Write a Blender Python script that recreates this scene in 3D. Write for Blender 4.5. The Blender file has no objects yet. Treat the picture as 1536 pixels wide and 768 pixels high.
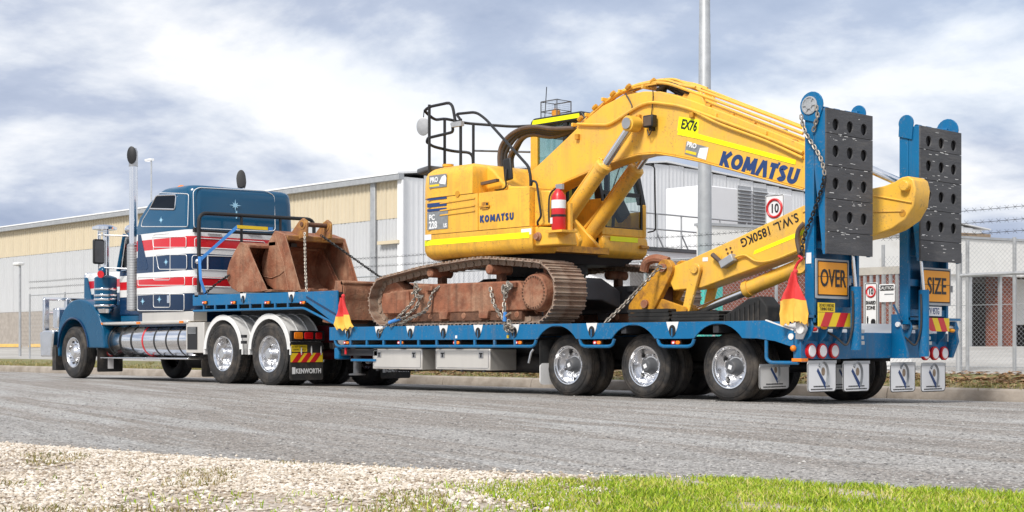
import bpy, math, random
import numpy as np
from mathutils import Vector, Matrix
random.seed(7); RNG = np.random.default_rng(7)
PI = math.pi; rad = math.radians
SC = bpy.context.scene; COL = SC.collection

# ------------------------------------------------------------------ camera, sky, sun, exposure
# World axes: x runs along the truck towards its tail, y away from the camera side, z up; metres.
PHI = 0.8159; CP, SP = math.cos(PHI), math.sin(PHI)
CX0, CY0, CH, CF, CV = 2.5187, 17.0288, 0.6512, 2195.5, 518.24
cam = bpy.data.cameras.new('camera'); cam_o = bpy.data.objects.new('camera', cam); COL.objects.link(cam_o)
cam_o.location = (-CX0*CP + CY0*SP, -CX0*SP - CY0*CP, CH)
cam_o.rotation_euler = (PI/2, 0, PHI)
cam.sensor_width = 36; cam.lens = CF/1536*36; cam.shift_y = (CV-384)/1536; cam.clip_end = 6000
SC.camera = cam_o
SUN_EL, SUN_AZ = rad(46), rad(287)      # azimuth: direction towards the sun, from +x counter-clockwise
sun = bpy.data.lights.new('sun', 'SUN'); sun.energy = 2.1; sun.angle = rad(14); sun.color = (1, .965, .91)
sun_o = bpy.data.objects.new('sun', sun); COL.objects.link(sun_o)
sd = Vector((math.cos(SUN_AZ)*math.cos(SUN_EL), math.sin(SUN_AZ)*math.cos(SUN_EL), math.sin(SUN_EL)))
sun_o.rotation_euler = sd.to_track_quat('Z', 'Y').to_euler(); sun_o.location = sd*60
SC.view_settings.view_transform = 'Standard'; SC.view_settings.look = 'None'
SC.view_settings.exposure = 0.84; SC.view_settings.gamma = 1

def N(nt, t, **kw):
    n = nt.nodes.new(t)
    for k, v in kw.items():
        if k == 'inp':
            for a, b in v.items(): n.inputs[a].default_value = b
        else: setattr(n, k, v)
    return n
def ramp(nt, fac, stops, interp='LINEAR'):
    r = N(nt, 'ShaderNodeValToRGB'); e = r.color_ramp; e.interpolation = interp
    while len(e.elements) < len(stops): e.elements.new(.5)
    for el, (p, c) in zip(e.elements, stops):
        el.position = p; el.color = (c, c, c, 1) if not hasattr(c, '__len__') else (*c, 1)
    if fac is not None: nt.links.new(fac, r.inputs[0])
    return r.outputs[0]
def mixc(nt, fac, a, b, mode='MIX'):
    m = N(nt, 'ShaderNodeMix', data_type='RGBA', blend_type=mode)
    for sock, v in ((m.inputs[0], fac), (m.inputs[6], a), (m.inputs[7], b)):
        if hasattr(v, 'is_linked') or hasattr(v, 'links'): nt.links.new(v, sock)
        elif hasattr(v, '__len__'): sock.default_value = (*v[:3], 1)
        else: sock.default_value = v
    return m.outputs[2]
def mth(nt, op, a, b=None, c=None):
    m = N(nt, 'ShaderNodeMath', operation=op)
    for i, v in enumerate((a, b, c)):
        if v is None: continue
        if hasattr(v, 'links'): nt.links.new(v, m.inputs[i])
        else: m.inputs[i].default_value = v
    return m.outputs[0]
def noise(nt, vec, scale, detail=4, rough=.55, dist=0.):
    n = N(nt, 'ShaderNodeTexNoise', inp={'Scale': scale, 'Detail': detail, 'Roughness': rough, 'Distortion': dist})
    if vec is not None: nt.links.new(vec, n.inputs['Vector'])
    return n.outputs['Fac']
def mapping(nt, vec, scale=(1, 1, 1), rot=(0, 0, 0), loc=(0, 0, 0)):
    m = N(nt, 'ShaderNodeMapping', inp={'Scale': scale, 'Rotation': rot, 'Location': loc}); nt.links.new(vec, m.inputs[0])
    return m.outputs[0]

world = bpy.data.worlds.new('World'); SC.world = world; world.use_nodes = True
nt = world.node_tree; nt.nodes.clear()
sky = N(nt, 'ShaderNodeTexSky', sky_type='NISHITA', sun_disc=False, sun_elevation=SUN_EL, sun_rotation=PI/2-SUN_AZ)
tc = N(nt, 'ShaderNodeTexCoord'); sep = N(nt, 'ShaderNodeSeparateXYZ'); nt.links.new(tc.outputs['Generated'], sep.inputs[0])
zz = mth(nt, 'ADD', mth(nt, 'MAXIMUM', sep.outputs[2], 0), .30)
cmb = N(nt, 'ShaderNodeCombineXYZ')
nt.links.new(mth(nt, 'DIVIDE', sep.outputs[0], zz), cmb.inputs[0]); nt.links.new(mth(nt, 'DIVIDE', sep.outputs[1], zz), cmb.inputs[1])
v = mapping(nt, cmb.outputs[0], (1, 1, 1), (0, 0, 0), (5.05, 2.75, 0))
n1 = noise(nt, v, 1.7, 11, .57, .22); n2 = noise(nt, v, .55, 5, .5, .2)
white = (9.6, 9.7, 9.9); grey = (4.9, 5.5, 6.8); mid = (7.4, 7.8, 8.6)
cl = ramp(nt, n1, [(.36, (.37, .44, .585)), (.455, (.50, .565, .695)), (.515, (.73, .775, .845)), (.57, (.93, .945, .965)), (.65, (1, 1, 1))])
cloud = mixc(nt, 1., cl, (6.0, 6.0, 6.1), 'MULTIPLY')
cov = ramp(nt, n2, [(.34, .80), (.5, 1.)])
col = mixc(nt, cov, sky.outputs[0], cloud)
bg = N(nt, 'ShaderNodeBackground', inp={'Strength': .1}); nt.links.new(col, bg.inputs[0])
wo = N(nt, 'ShaderNodeOutputWorld'); nt.links.new(bg.outputs[0], wo.inputs[0])

# picture point -> place in the world, on the upright plane y = const or x = const
def at(u, v, y):
    k = (u-768)/CF; x = (k*(CY0+CP*y)-CX0-SP*y)/(CP+k*SP)
    return x, CH+(CV-v)*(CY0-SP*x+CP*y)/CF
def at3(u, v, y):
    x, z = at(u, v, y); return (x, y, z)
def atx(u, v, x):
    k = (u-768)/CF; y = (k*(CY0-SP*x)-CX0-CP*x)/(SP-k*CP)
    return y, CH+(CV-v)*(CY0-SP*x+CP*y)/CF
def atx3(u, v, x):
    y, z = atx(u, v, x); return (x, y, z)

# ------------------------------------------------------------------ materials
MATS = {}
def mat(name, c, rough=.5, metal=0., var=.12, vs=3., dirt=None, dirt_amt=.5, ds=1.6, bump=0., bs=40., coat=0., spec=.5, stretch=(1, 1, 1), emit=None, edge=None, chips=None, chip_amt=.5, edge_w=.012, streak=None, streak_amt=.5):
    m = bpy.data.materials.new(name); m.use_nodes = True; MATS[name] = m
    nt = m.node_tree; b = nt.nodes['Principled BSDF']
    tc = N(nt, 'ShaderNodeTexCoord'); vec = mapping(nt, tc.outputs['Object'], stretch)
    n = noise(nt, vec, vs, 6, .6)
    lo = tuple(x*(1-var) for x in c); hi = tuple(min(1, x*(1+var)) for x in c)
    col = ramp(nt, n, [(.3, lo), (.7, hi)])
    rsock = mth(nt, 'MULTIPLY_ADD', n, .25, rough-.12)
    if dirt:
        nd = noise(nt, vec, ds, 8, .68)
        fac = ramp(nt, nd, [(.62-.3*dirt_amt, 0.), (.82-.3*dirt_amt, 1.)])
        fac = mth(nt, 'MULTIPLY', fac, min(1., .4+.6*dirt_amt))
        col = mixc(nt, fac, col, dirt)
        rsock = mth(nt, 'MAXIMUM', rsock, mth(nt, 'MULTIPLY', fac, .75))
        if metal: nt.links.new(mth(nt, 'MULTIPLY', mth(nt, 'SUBTRACT', 1., fac), metal), b.inputs['Metallic'])
    if chips:                                    # small chips, scuffs and specks
        nc = noise(nt, vec, 34, 3, .75, .6); nz = noise(nt, vec, 2.7, 4, .6)
        fc = mth(nt, 'MULTIPLY', ramp(nt, mth(nt, 'ADD', nc, mth(nt, 'MULTIPLY_ADD', nz, .5, -.25)), [(.66-.1*chip_amt, 0.), (.70-.1*chip_amt, 1.)]), .8); col = mixc(nt, fc, col, chips)
    if streak:                                   # runs of grime down upright faces
        ns = noise(nt, mapping(nt, tc.outputs['Object'], (9, 9, .55)), 1.3, 5, .65)
        fs = mth(nt, 'MULTIPLY', ramp(nt, ns, [(.50, 0.), (.72, 1.)]), streak_amt); col = mixc(nt, fs, col, streak); rsock = mth(nt, 'MAXIMUM', rsock, mth(nt, 'MULTIPLY', fs, .7))
    if edge:                                     # paint or rust rubbed away along the edges
        bv = N(nt, 'ShaderNodeBevel', samples=4, inp={'Radius': edge_w}); ge = N(nt, 'ShaderNodeNewGeometry')
        dt = N(nt, 'ShaderNodeVectorMath', operation='DOT_PRODUCT'); nt.links.new(bv.outputs[0], dt.inputs[0]); nt.links.new(ge.outputs['Normal'], dt.inputs[1])
        ne = noise(nt, vec, 11, 4, .7); e_ = mth(nt, 'ADD', mth(nt, 'MULTIPLY', mth(nt, 'SUBTRACT', 1., dt.outputs['Value']), 3.5), mth(nt, 'MULTIPLY_ADD', ne, 1.6, -1.0))
        fe = mth(nt, 'MULTIPLY', ramp(nt, e_, [(.25, 0.), (.55, 1.)]), mth(nt, 'GREATER_THAN', mth(nt, 'SUBTRACT', 1., dt.outputs['Value']), .012)); col = mixc(nt, fe, col, edge)
    nt.links.new(col, b.inputs['Base Color']); nt.links.new(rsock, b.inputs['Roughness'])
    if not (dirt and metal): b.inputs['Metallic'].default_value = metal
    b.inputs['Coat Weight'].default_value = coat; b.inputs['Coat Roughness'].default_value = .06
    b.inputs['Specular IOR Level'].default_value = spec
    if bump:
        nb = noise(nt, vec, bs, 5, .6)
        bp = N(nt, 'ShaderNodeBump', inp={'Strength': bump, 'Distance': .02}); nt.links.new(nb, bp.inputs['Height']); nt.links.new(bp.outputs[0], b.inputs['Normal'])
    if emit:
        b.inputs['Emission Color'].default_value = (*c, 1); b.inputs['Emission Strength'].default_value = emit
    return m
DUST = (.32, .25, .18)
mat('blue', (.0, .135, .315), .40, var=.10, vs=2, dirt=(.05, .14, .25), dirt_amt=.3, coat=.08, spec=.35, edge=(.16, .15, .15), edge_w=.008, streak=(.10, .12, .15), streak_amt=.4, chips=(.10, .17, .26), chip_amt=.5)
mat('truck_blue', (.0, .072, .158), .28, var=.12, vs=1.2, coat=.18, spec=.3)
mat('navy', (.002, .028, .085), .25, var=.1, coat=.35, spec=.4)
mat('stripe_white', (.78, .78, .77), .25, var=.03, coat=.6)
mat('stripe_red', (.62, .012, .02), .25, var=.06, coat=.6)
mat('white', (.76, .75, .73), .4, var=.05, dirt=(.45, .42, .38), dirt_amt=.2)
mat('yellow', (.88, .475, .05), .42, var=.07, vs=1.5, dirt=(.56, .30, .05), dirt_amt=.42, ds=3.2, coat=.1, spec=.35, edge=(.42, .20, .05), streak=(.42, .23, .07), streak_amt=.4, chips=(.46, .25, .06), chip_amt=.35)
mat('yellow_arm', (.90, .50, .06), .38, var=.07, vs=1.2, dirt=(.66, .40, .12), dirt_amt=.5, ds=2.6, coat=.1, spec=.35, edge=(.45, .22, .06), streak=(.50, .29, .10), streak_amt=.35, chips=(.48, .28, .08), chip_amt=.35)
mat('yellow_worn', (.70, .33, .02), .55, var=.2, vs=5, dirt=(.17, .07, .03), dirt_amt=.62, ds=5, bump=.25)
mat('fluoro', (.92, .95, .0), .5, var=.03)
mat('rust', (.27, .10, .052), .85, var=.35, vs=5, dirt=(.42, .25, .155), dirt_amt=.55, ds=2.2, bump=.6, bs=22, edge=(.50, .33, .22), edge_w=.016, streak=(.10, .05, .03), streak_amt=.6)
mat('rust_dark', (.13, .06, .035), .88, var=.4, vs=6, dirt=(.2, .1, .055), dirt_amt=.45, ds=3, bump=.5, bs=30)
mat('shoe', (.26, .16, .11), .6, var=.4, vs=6, dirt=(.38, .31, .24), dirt_amt=.6, ds=4, bump=.4, bs=30, edge=(.50, .42, .34), edge_w=.012)
mat('ear', (.42, .20, .04), .65, var=.3, vs=6, dirt=(.24, .10, .05), dirt_amt=.8, ds=5, bump=.4, edge=(.5, .33, .22))
mat('rubber', (.023, .022, .022), .72, var=.3, vs=6, dirt=(.11, .088, .068), dirt_amt=.5, ds=3, bump=.2, bs=60)
mat('tread', (.018, .018, .018), .8, var=.3, vs=8, dirt=(.07, .06, .05), dirt_amt=.3, ds=6, bump=.2, bs=60)
mat('black', (.014, .014, .015), .5, var=.2)
mat('dark_metal', (.03, .03, .033), .6, var=.3, dirt=(.07, .055, .04), dirt_amt=.4)
mat('grey_paint', (.095, .098, .105), .5, var=.2, dirt=(.15, .115, .09), dirt_amt=.35)
mat('chassis_red', (.12, .008, .014), .5, var=.3, dirt=(.07, .05, .04), dirt_amt=.4)
mat('chrome', (.83, .83, .84), .14, 1., var=.05, vs=2)
mat('alloy', (.80, .80, .81), .2, 1., var=.08, vs=5)
mat('steel', (.55, .54, .53), .35, 1., var=.15, vs=5, dirt=(.3, .26, .22), dirt_amt=.2)
mat('stainless', (.74, .70, .64), .34, .55, var=.1, vs=1.4, stretch=(1, 1, .3))
mat('galv', (.42, .43, .44), .55, .35, var=.12, vs=6)
mat('chain', (.33, .30, .26), .5, .7, var=.3, vs=9, dirt=(.18, .11, .07), dirt_amt=.4, ds=9)
mat('chain_black', (.03, .03, .03), .5, .5, var=.3)
mat('hose', (.035, .03, .028), .55, var=.3, vs=6)
mat('hose_brown', (.11, .075, .055), .55, var=.3, vs=6)
mat('amber', (.85, .22, .01), .25, var=.05)
mat('red_lens', (.60, .01, .012), .2, var=.05)
mat('lens_white', (.80, .78, .78), .2, var=.05)
mat('red', (.62, .02, .025), .35, var=.06)
mat('orange_sign', (.92, .36, .012), .45, var=.05)
mat('sign_white', (.80, .80, .80), .4, var=.03)
mat('sign_black', (.012, .012, .014), .5, var=.1)
mat('navy_print', (.016, .05, .17), .5, var=.1)
mat('grey_print', (.22, .23, .24), .5, var=.2, vs=20)
mat('decal_yellow', (.86, .60, .02), .5, var=.05)
mat('rubber_plate', (.075, .075, .08), .7, var=.25, vs=4, dirt=(.17, .16, .15), dirt_amt=.3, ds=5, bump=.35, bs=30, stretch=(1, .35, 1.6))
mat('strap_blue', (.05, .24, .62), .7, var=.1)
mat('flag_red', (.72, .05, .05), .8, var=.08, vs=8)
mat('flag_yellow', (.85, .50, .08), .8, var=.08, vs=8)
mat('light_blue', (.35, .62, .80), .4, var=.1)
mat('cream', (.62, .53, .38), .5, var=.05, vs=.8)
mat('clad_grey', (.53, .535, .54), .5, var=.05, vs=.8)
mat('clad_white', (.84, .84, .84), .5, var=.03, vs=.8)
mat('block', (.36, .32, .28), .9, var=.16, vs=4, bump=.3, bs=30)
mat('concrete', (.50, .47, .42), .9, var=.14, vs=2, dirt=(.32, .28, .23), dirt_amt=.4, ds=1.2, bump=.25, bs=25)
mat('render_white', (.72, .71, .68), .8, var=.05, vs=1, dirt=(.5, .47, .42), dirt_amt=.2)
mat('kerb_stone', (.36, .31, .26), .92, var=.2, vs=3, dirt=(.22, .18, .14), dirt_amt=.55, ds=2, bump=.4, bs=25)
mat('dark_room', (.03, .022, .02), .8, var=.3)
mat('roof_brown', (.16, .11, .085), .8, var=.2)
mat('teal', (.05, .5, .42), .6, var=.1)
mat('timber', (.30, .22, .15), .85, var=.25, vs=6, stretch=(1, 1, 5))
mat('seat', (.03, .03, .035), .8, var=.2)
mat('stop_yellow', (.66, .42, .12), .8, var=.12, vs=6)

def brick_mat():
    m = bpy.data.materials.new('brick_wall'); m.use_nodes = True; MATS['brick_wall'] = m
    nt = m.node_tree; b = nt.nodes['Principled BSDF']; tc = N(nt, 'ShaderNodeTexCoord')
    sp = N(nt, 'ShaderNodeSeparateXYZ'); nt.links.new(tc.outputs['Object'], sp.inputs[0])
    cb = N(nt, 'ShaderNodeCombineXYZ'); nt.links.new(mth(nt, 'ADD', sp.outputs[0], sp.outputs[1]), cb.inputs[0]); nt.links.new(sp.outputs[2], cb.inputs[1])
    br = N(nt, 'ShaderNodeTexBrick', inp={'Scale': 1., 'Color1': (.26, .065, .036, 1), 'Color2': (.17, .042, .025, 1), 'Mortar': (.20, .14, .11, 1), 'Mortar Size': .008, 'Brick Width': .24, 'Row Height': .086})
    nt.links.new(cb.outputs[0], br.inputs[0]); nt.links.new(br.outputs[0], b.inputs['Base Color']); b.inputs['Roughness'].default_value = .9
brick_mat()
def glass_mat(name, tint, transp):
    m = bpy.data.materials.new(name); m.use_nodes = True; MATS[name] = m
    nt = m.node_tree; nt.nodes.clear()
    g = N(nt, 'ShaderNodeBsdfGlossy', inp={'Color': (.9, .95, 1, 1), 'Roughness': .03}); t = N(nt, 'ShaderNodeBsdfTransparent', inp={'Color': (*tint, 1)})
    fr = N(nt, 'ShaderNodeLayerWeight', inp={'Blend': .5}); mx = N(nt, 'ShaderNodeMixShader')
    nt.links.new(mth(nt, 'MULTIPLY_ADD', mth(nt, 'POWER', fr.outputs['Facing'], 4.), .55, 1-transp), mx.inputs[0]); nt.links.new(t.outputs[0], mx.inputs[1]); nt.links.new(g.outputs[0], mx.inputs[2])
    o = N(nt, 'ShaderNodeOutputMaterial'); nt.links.new(mx.outputs[0], o.inputs[0])
glass_mat('glass', (.74, .84, .82), .95); glass_mat('glass_dark', (.03, .035, .035), .97)

def band_mat(name, bands, rough=.2):
    """paint in level bands: [(z_from, colour), ...]"""
    m = bpy.data.materials.new(name); m.use_nodes = True; MATS[name] = m
    nt = m.node_tree; b = nt.nodes['Principled BSDF']; tc = N(nt, 'ShaderNodeNewGeometry')
    sp = N(nt, 'ShaderNodeSeparateXYZ'); nt.links.new(tc.outputs['Position'], sp.inputs[0])
    f = mth(nt, 'DIVIDE', sp.outputs[2], 5.)
    col = ramp(nt, f, [(z/5., c) for z, c in bands], 'CONSTANT')
    n = noise(nt, tc.outputs['Position'], 1.5, 5); col = mixc(nt, mth(nt, 'MULTIPLY', n, .05), col, (.2, .2, .22))
    nt.links.new(col, b.inputs['Base Color']); b.inputs['Roughness'].default_value = rough; b.inputs['Coat Weight'].default_value = .15; b.inputs['Coat Roughness'].default_value = .05; b.inputs['Specular IOR Level'].default_value = .4
TB = (.0, .072, .158); NV = (.002, .028, .085); WH = (.78, .78, .77); RD = (.62, .012, .02)
band_mat('sleeper_paint', [(0, NV), (1.575, WH), (1.70, RD), (1.875, WH), (1.985, NV), (2.275, WH), (2.395, RD), (2.58, WH), (2.70, TB)])
band_mat('hood_paint', [(0, NV), (1.68, WH), (1.80, RD), (1.965, WH)])

# ------------------------------------------------------------------ mesh helpers
class G:
    def __init__(s): s.v = []; s.f = []; s.mi = []; s.m = 0
    def add(s, vs, fs):
        o = len(s.v); s.v += [tuple(p) for p in vs]; s.f += [tuple(i+o for i in f) for f in fs]; s.mi += [s.m]*len(fs); return s
    def box(s, x0, x1, y0, y1, z0, z1):
        return s.add([(x0,y0,z0),(x1,y0,z0),(x1,y1,z0),(x0,y1,z0),(x0,y0,z1),(x1,y0,z1),(x1,y1,z1),(x0,y1,z1)],
                     [(0,3,2,1),(4,5,6,7),(0,1,5,4),(1,2,6,5),(2,3,7,6),(3,0,4,7)])
    def obox(s, c, ax, ay, az, hx, hy, hz):
        c, ax, ay, az = Vector(c), Vector(ax)*hx, Vector(ay)*hy, Vector(az)*hz
        return s.add([c+ax*i+ay*j+az*k for k in (-1,1) for i, j in ((-1,-1),(1,-1),(1,1),(-1,1))],
                     [(0,3,2,1),(4,5,6,7),(0,1,5,4),(1,2,6,5),(2,3,7,6),(3,0,4,7)])
    def beam(s, p0, p1, w, h, up=(0,0,1)):
        p0, p1 = Vector(p0), Vector(p1); d = (p1-p0).normalized(); sd = d.cross(Vector(up)).normalized(); u = sd.cross(d)
        return s.obox((p0+p1)/2, d, sd, u, (p1-p0).length/2, w/2, h/2)
    def prism(s, poly, plane, a, b):
        """poly is 2-D; 'xz' pushed along y from a to b, 'yz' along x, 'xy' along z"""
        n = len(poly); f = {'xz': lambda p, d: (p[0], d, p[1]), 'yz': lambda p, d: (d, p[0], p[1]), 'xy': lambda p, d: (p[0], p[1], d)}[plane]
        vs = [f(p, a) for p in poly]+[f(p, b) for p in poly]
        area = sum(poly[i][0]*poly[(i+1) % n][1]-poly[(i+1) % n][0]*poly[i][1] for i in range(n))
        flip = (area > 0) != (plane == 'xz') if b > a else (area > 0) == (plane == 'xz')
        fs = [tuple(range(n)), tuple(range(2*n-1, n-1, -1))]+[(i, i+n, (i+1) % n+n, (i+1) % n) for i in range(n)]
        if flip: fs = [t[::-1] for t in fs]
        return s.add(vs, fs)
    def ring(s, rings, closed=False, cap=True):
        n = len(rings[0]); m = len(rings); vs = [p for r in rings for p in r]; fs = []
        for i in range(m if closed else m-1):
            a, b = i*n, ((i+1) % m)*n
            for j in range(n): k = (j+1) % n; fs.append((a+j, a+k, b+k, b+j))
        if cap and not closed: fs += [tuple(range(n-1, -1, -1)), tuple(range((m-1)*n, m*n))]
        return s.add(vs, fs)
    def cyl(s, p0, p1, r0, r1=None, n=14, cap=True):
        return s.lathe(p0, Vector(p1)-Vector(p0), [(0, r0), ((Vector(p1)-Vector(p0)).length, r0 if r1 is None else r1)], n, cap)
    def lathe(s, o, d, prof, n=24, cap=True):
        o = Vector(o); d = Vector(d).normalized(); t = Vector((0,0,1)) if abs(d.z) < .9 else Vector((1,0,0))
        e1 = d.cross(t).normalized(); e2 = d.cross(e1)
        rs = [[o+d*h+(e1*math.cos(2*PI*j/n)+e2*math.sin(2*PI*j/n))*r for j in range(n)] for h, r in prof]
        return s.ring(rs, False, cap)
    def tube(s, pts, r, n=8, closed=False):
        P = [Vector(p) for p in pts]; m = len(P); rs = []; prev = None
        for i in range(m):
            a = P[i-1] if (i > 0 or closed) else P[i]; b = P[(i+1) % m] if (i < m-1 or closed) else P[i]
            d = (b-a).normalized()
            if prev is None:
                t = Vector((0,0,1)) if abs(d.z) < .9 else Vector((1,0,0)); e = d.cross(t).normalized()
            else: e = (prev-d*prev.dot(d)); e = e.normalized() if e.length > 1e-6 else d.orthogonal().normalized()
            prev = e; e2 = d.cross(e)
            rr = r[i] if hasattr(r, '__len__') else r
            rs.append([P[i]+(e*math.cos(2*PI*j/n)+e2*math.sin(2*PI*j/n))*rr for j in range(n)])
        return s.ring(rs, closed)
    def ball(s, c, r, n=12, m=8, sc=(1,1,1)):
        rs = [[(c[0]+r*sc[0]*math.sin(a)*math.cos(2*PI*j/n), c[1]+r*sc[1]*math.sin(a)*math.sin(2*PI*j/n), c[2]-r*sc[2]*math.cos(a)) for j in range(n)]
              for a in [PI*(i+.02)/(m+.04) for i in range(m+1)]]
        return s.ring(rs)
    def obj(s, name, mats, parent=None, bev=0., seg=2, ang=35, loc=None, rot=None, sub=0):
        o = mkobj(name, s.mesh(name, mats, ang, org(parent) if loc is None else Vector()), parent)
        if loc is not None: o.location = Vector(loc)-org(parent)
        if rot is not None: o.rotation_euler = rot
        if bev:
            b = o.modifiers.new('bevel', 'BEVEL'); b.width = bev; b.segments = seg; b.limit_method = 'ANGLE'; b.angle_limit = rad(30); b.harden_normals = False
        if sub:
            q = o.modifiers.new('sub', 'SUBSURF'); q.levels = q.render_levels = sub
        return o
    def mesh(s, name, mats, ang=35, off=Vector()):
        me = bpy.data.meshes.new(name); me.from_pydata([(p[0]-off.x, p[1]-off.y, p[2]-off.z) for p in s.v], [], s.f)
        for m in (mats if isinstance(mats, (list, tuple)) else [mats]): me.materials.append(MATS[m])
        if any(s.mi): me.polygons.foreach_set('material_index', s.mi)
        if ang:
            me.polygons.foreach_set('use_smooth', [True]*len(me.polygons)); me.update(); me.set_sharp_from_angle(angle=rad(ang))
        me.update(); return me
ROOT = {}
def org(p):
    return ROOT.get(p.name, Vector()) if p is not None else Vector()
def mkobj(name, data, parent=None):
    o = bpy.data.objects.new(name, data); COL.objects.link(o)
    if parent is not None: o.parent = parent; ROOT[o.name] = org(parent)
    return o
def tag(o, label, cat, group=None, kind=None):
    if label: o['label'] = label
    if cat: o['category'] = cat
    if group: o['group'] = group
    if kind: o['kind'] = kind
    return o
def thing(name, label, cat, loc, group=None):
    o = bpy.data.objects.new(name, None); COL.objects.link(o); o.location = loc; o.empty_display_size = .2
    ROOT[o.name] = Vector(loc); return tag(o, label, cat, group)
def grp(name, parent):
    """an Empty part that holds sub-parts"""
    o = mkobj(name, None, parent); o.empty_display_size = .1; return o
def struct(o): o['kind'] = 'structure'; return o
def copy_at(src, parent, loc, rot=None):
    o = src.copy(); COL.objects.link(o); o.parent = parent; o.location = Vector(loc)-org(parent); ROOT[o.name] = org(parent)
    if rot is not None: o.rotation_euler = rot
    return o
def text(s, size, o, right, up, m, parent, off=0., ext=.003, sx=1., align='LEFT', name='lettering', bold=0.):
    cu = bpy.data.curves.new('t', 'FONT'); cu.body = s; cu.size = size; cu.align_x = align; cu.extrude = ext; cu.offset = bold; cu.resolution_u = 3
    t = bpy.data.objects.new('t', cu); COL.objects.link(t); bpy.context.view_layer.update()
    me = bpy.data.meshes.new_from_object(t.evaluated_get(bpy.context.evaluated_depsgraph_get()))
    bpy.data.objects.remove(t); bpy.data.curves.remove(cu)
    r, u = Vector(right).normalized(), Vector(up).normalized(); n = r.cross(u)
    oo = Vector(o)+n*off-org(parent)
    M = Matrix(((r.x*sx, u.x, n.x, oo.x), (r.y*sx, u.y, n.y, oo.y), (r.z*sx, u.z, n.z, oo.z), (0, 0, 0, 1)))
    me.transform(M); me.materials.clear(); me.materials.append(MATS[m]); me.name = name
    return mkobj(name, me, parent)
def arc(cx, cz, r, a0, a1, n=10):
    return [(cx+r*math.cos(rad(a0+(a1-a0)*i/n)), cz+r*math.sin(rad(a0+(a1-a0)*i/n))) for i in range(n+1)]
def rrect(x0, x1, z0, z1, r, n=4):
    return arc(x1-r, z1-r, r, 0, 90, n)+arc(x0+r, z1-r, r, 90, 180, n)+arc(x0+r, z0+r, r, 180, 270, n)+arc(x1-r, z0+r, r, 270, 360, n)
def stroke_word(word, h, o, right, up, m, parent, wid=.2, gap=.2, name='lettering', slant=0.):
    """heavy block capitals drawn with a broad stroke; h is the cap height"""
    r, u = Vector(right).normalized(), Vector(up).normalized(); n = r.cross(u); w = wid; q = w/2
    arcp = lambda cx, cy, rx, ry, a0, a1, k=12: [(cx+rx*math.cos(rad(a0+(a1-a0)*i/k)), cy+ry*math.sin(rad(a0+(a1-a0)*i/k))) for i in range(k+1)]
    L = {'K': (.80, [[(q, 0), (q, 1)], [(.18, .42), (.72, 1.)], [(.30, .55), (.74, 0)]]), 'O': (.92, [arcp(.46, .5, .46-q, .5-q, 0, 360, 24)]),
         'M': (1.02, [[(q*.8, 0), (q+.06, 1)], [(q+.04, .96), (.51, .2)], [(.51, .2), (.98-q, .96)], [(1.02-q*.8, 0), (.96-q, 1)]]),
         'A': (.86, [[(q*.6, 0), (.40, 1)], [(.46, 1), (.86-q*.6, 0)]]), 'T': (.62, [[(0, 1-q), (.62, 1-q)], [(.31, 0), (.31, 1-w)]]),
         'S': (.68, [arcp(.34, .74, .34-q, .26-q*.9, 20, 200, 8)+[(.34, .52)]+arcp(.34, .27, .34-q, .27-q*.9, 60, -160, 10)]),
         'U': (.80, [[(q, 1), (q, .38)]+arcp(.40, .38, .40-q, .38-q, 180, 360, 10)+[(.80-q, .38), (.80-q, 1)]])}
    x = 0.
    for ch in word:
        wd, strokes = L[ch]; g = G()
        for k, st in enumerate(strokes):
            P = [Vector((a, b)) for a, b in st]; lo = []; hi = []; closed = (P[0]-P[-1]).length < 1e-4
            for i, p in enumerate(P):
                a = P[i-1] if i else (P[-2] if closed else P[0]); b = P[i+1] if i+1 < len(P) else (P[1] if closed else P[-1])
                d = (b-a).normalized(); e = Vector((-d.y, d.x))*q; lo.append(p-e); hi.append(p+e)
            def pt(p, d): return Vector(o)+r*((x+p.x+slant*p.y)*h)+u*(p.y*h)+n*d
            d0, d1 = .0006, .003+.0007*k; m_ = len(P)
            vs = [pt(p, d1) for p in lo]+[pt(p, d1) for p in hi]+[pt(p, d0) for p in lo]+[pt(p, d0) for p in hi]; fs = []
            for i in range(m_-1): fs += [(i, i+1, m_+i+1, m_+i), (i+1, i, 2*m_+i, 2*m_+i+1), (m_+i, m_+i+1, 3*m_+i+1, 3*m_+i)]
            if not closed: fs += [(0, m_, 3*m_, 2*m_), (m_-1, 3*m_-1, 4*m_-1, 2*m_-1)]
            g.add(vs, fs)
        g.obj(name, m, parent, ang=0)
        if ch == 'T': G().obox(Vector(o)+r*((x+.60+slant)*h)+u*(1.03*h)+n*.002, r, u, n, .08*h, .075*h, .0018).obj('letter_tick', m, parent)
        x += wd+gap
    return x*h
def smooth(pts, n=6, closed=False):
    P = [Vector(p) for p in pts]; m = len(P); out = []
    for i in range(m if closed else m-1):
        p0 = P[i-1] if (i > 0 or closed) else P[i]; p1 = P[i]; p2 = P[(i+1) % m]; p3 = P[(i+2) % m] if (i+2 < m or closed) else p2
        for k in range(n):
            t = k/n; out.append(.5*((2*p1)+(p2-p0)*t+(2*p0-5*p1+4*p2-p3)*t*t+(3*p1-p0-3*p2+p3)*t**3))
    if not closed: out.append(P[-1])
    return out
def round_corners(pts, r, n=4):
    P = [Vector(p) for p in pts]; out = [P[0]]
    for a, b, c in zip(P, P[1:], P[2:]):
        d0, d1 = (a-b), (c-b); q = min(r, d0.length*.45, d1.length*.45)
        s, e = b+d0.normalized()*q, b+d1.normalized()*q
        for i in range(n+1):
            t = i/n; out.append(s*(1-t)**2+b*2*t*(1-t)+e*t*t)
    return out+[P[-1]]
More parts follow.
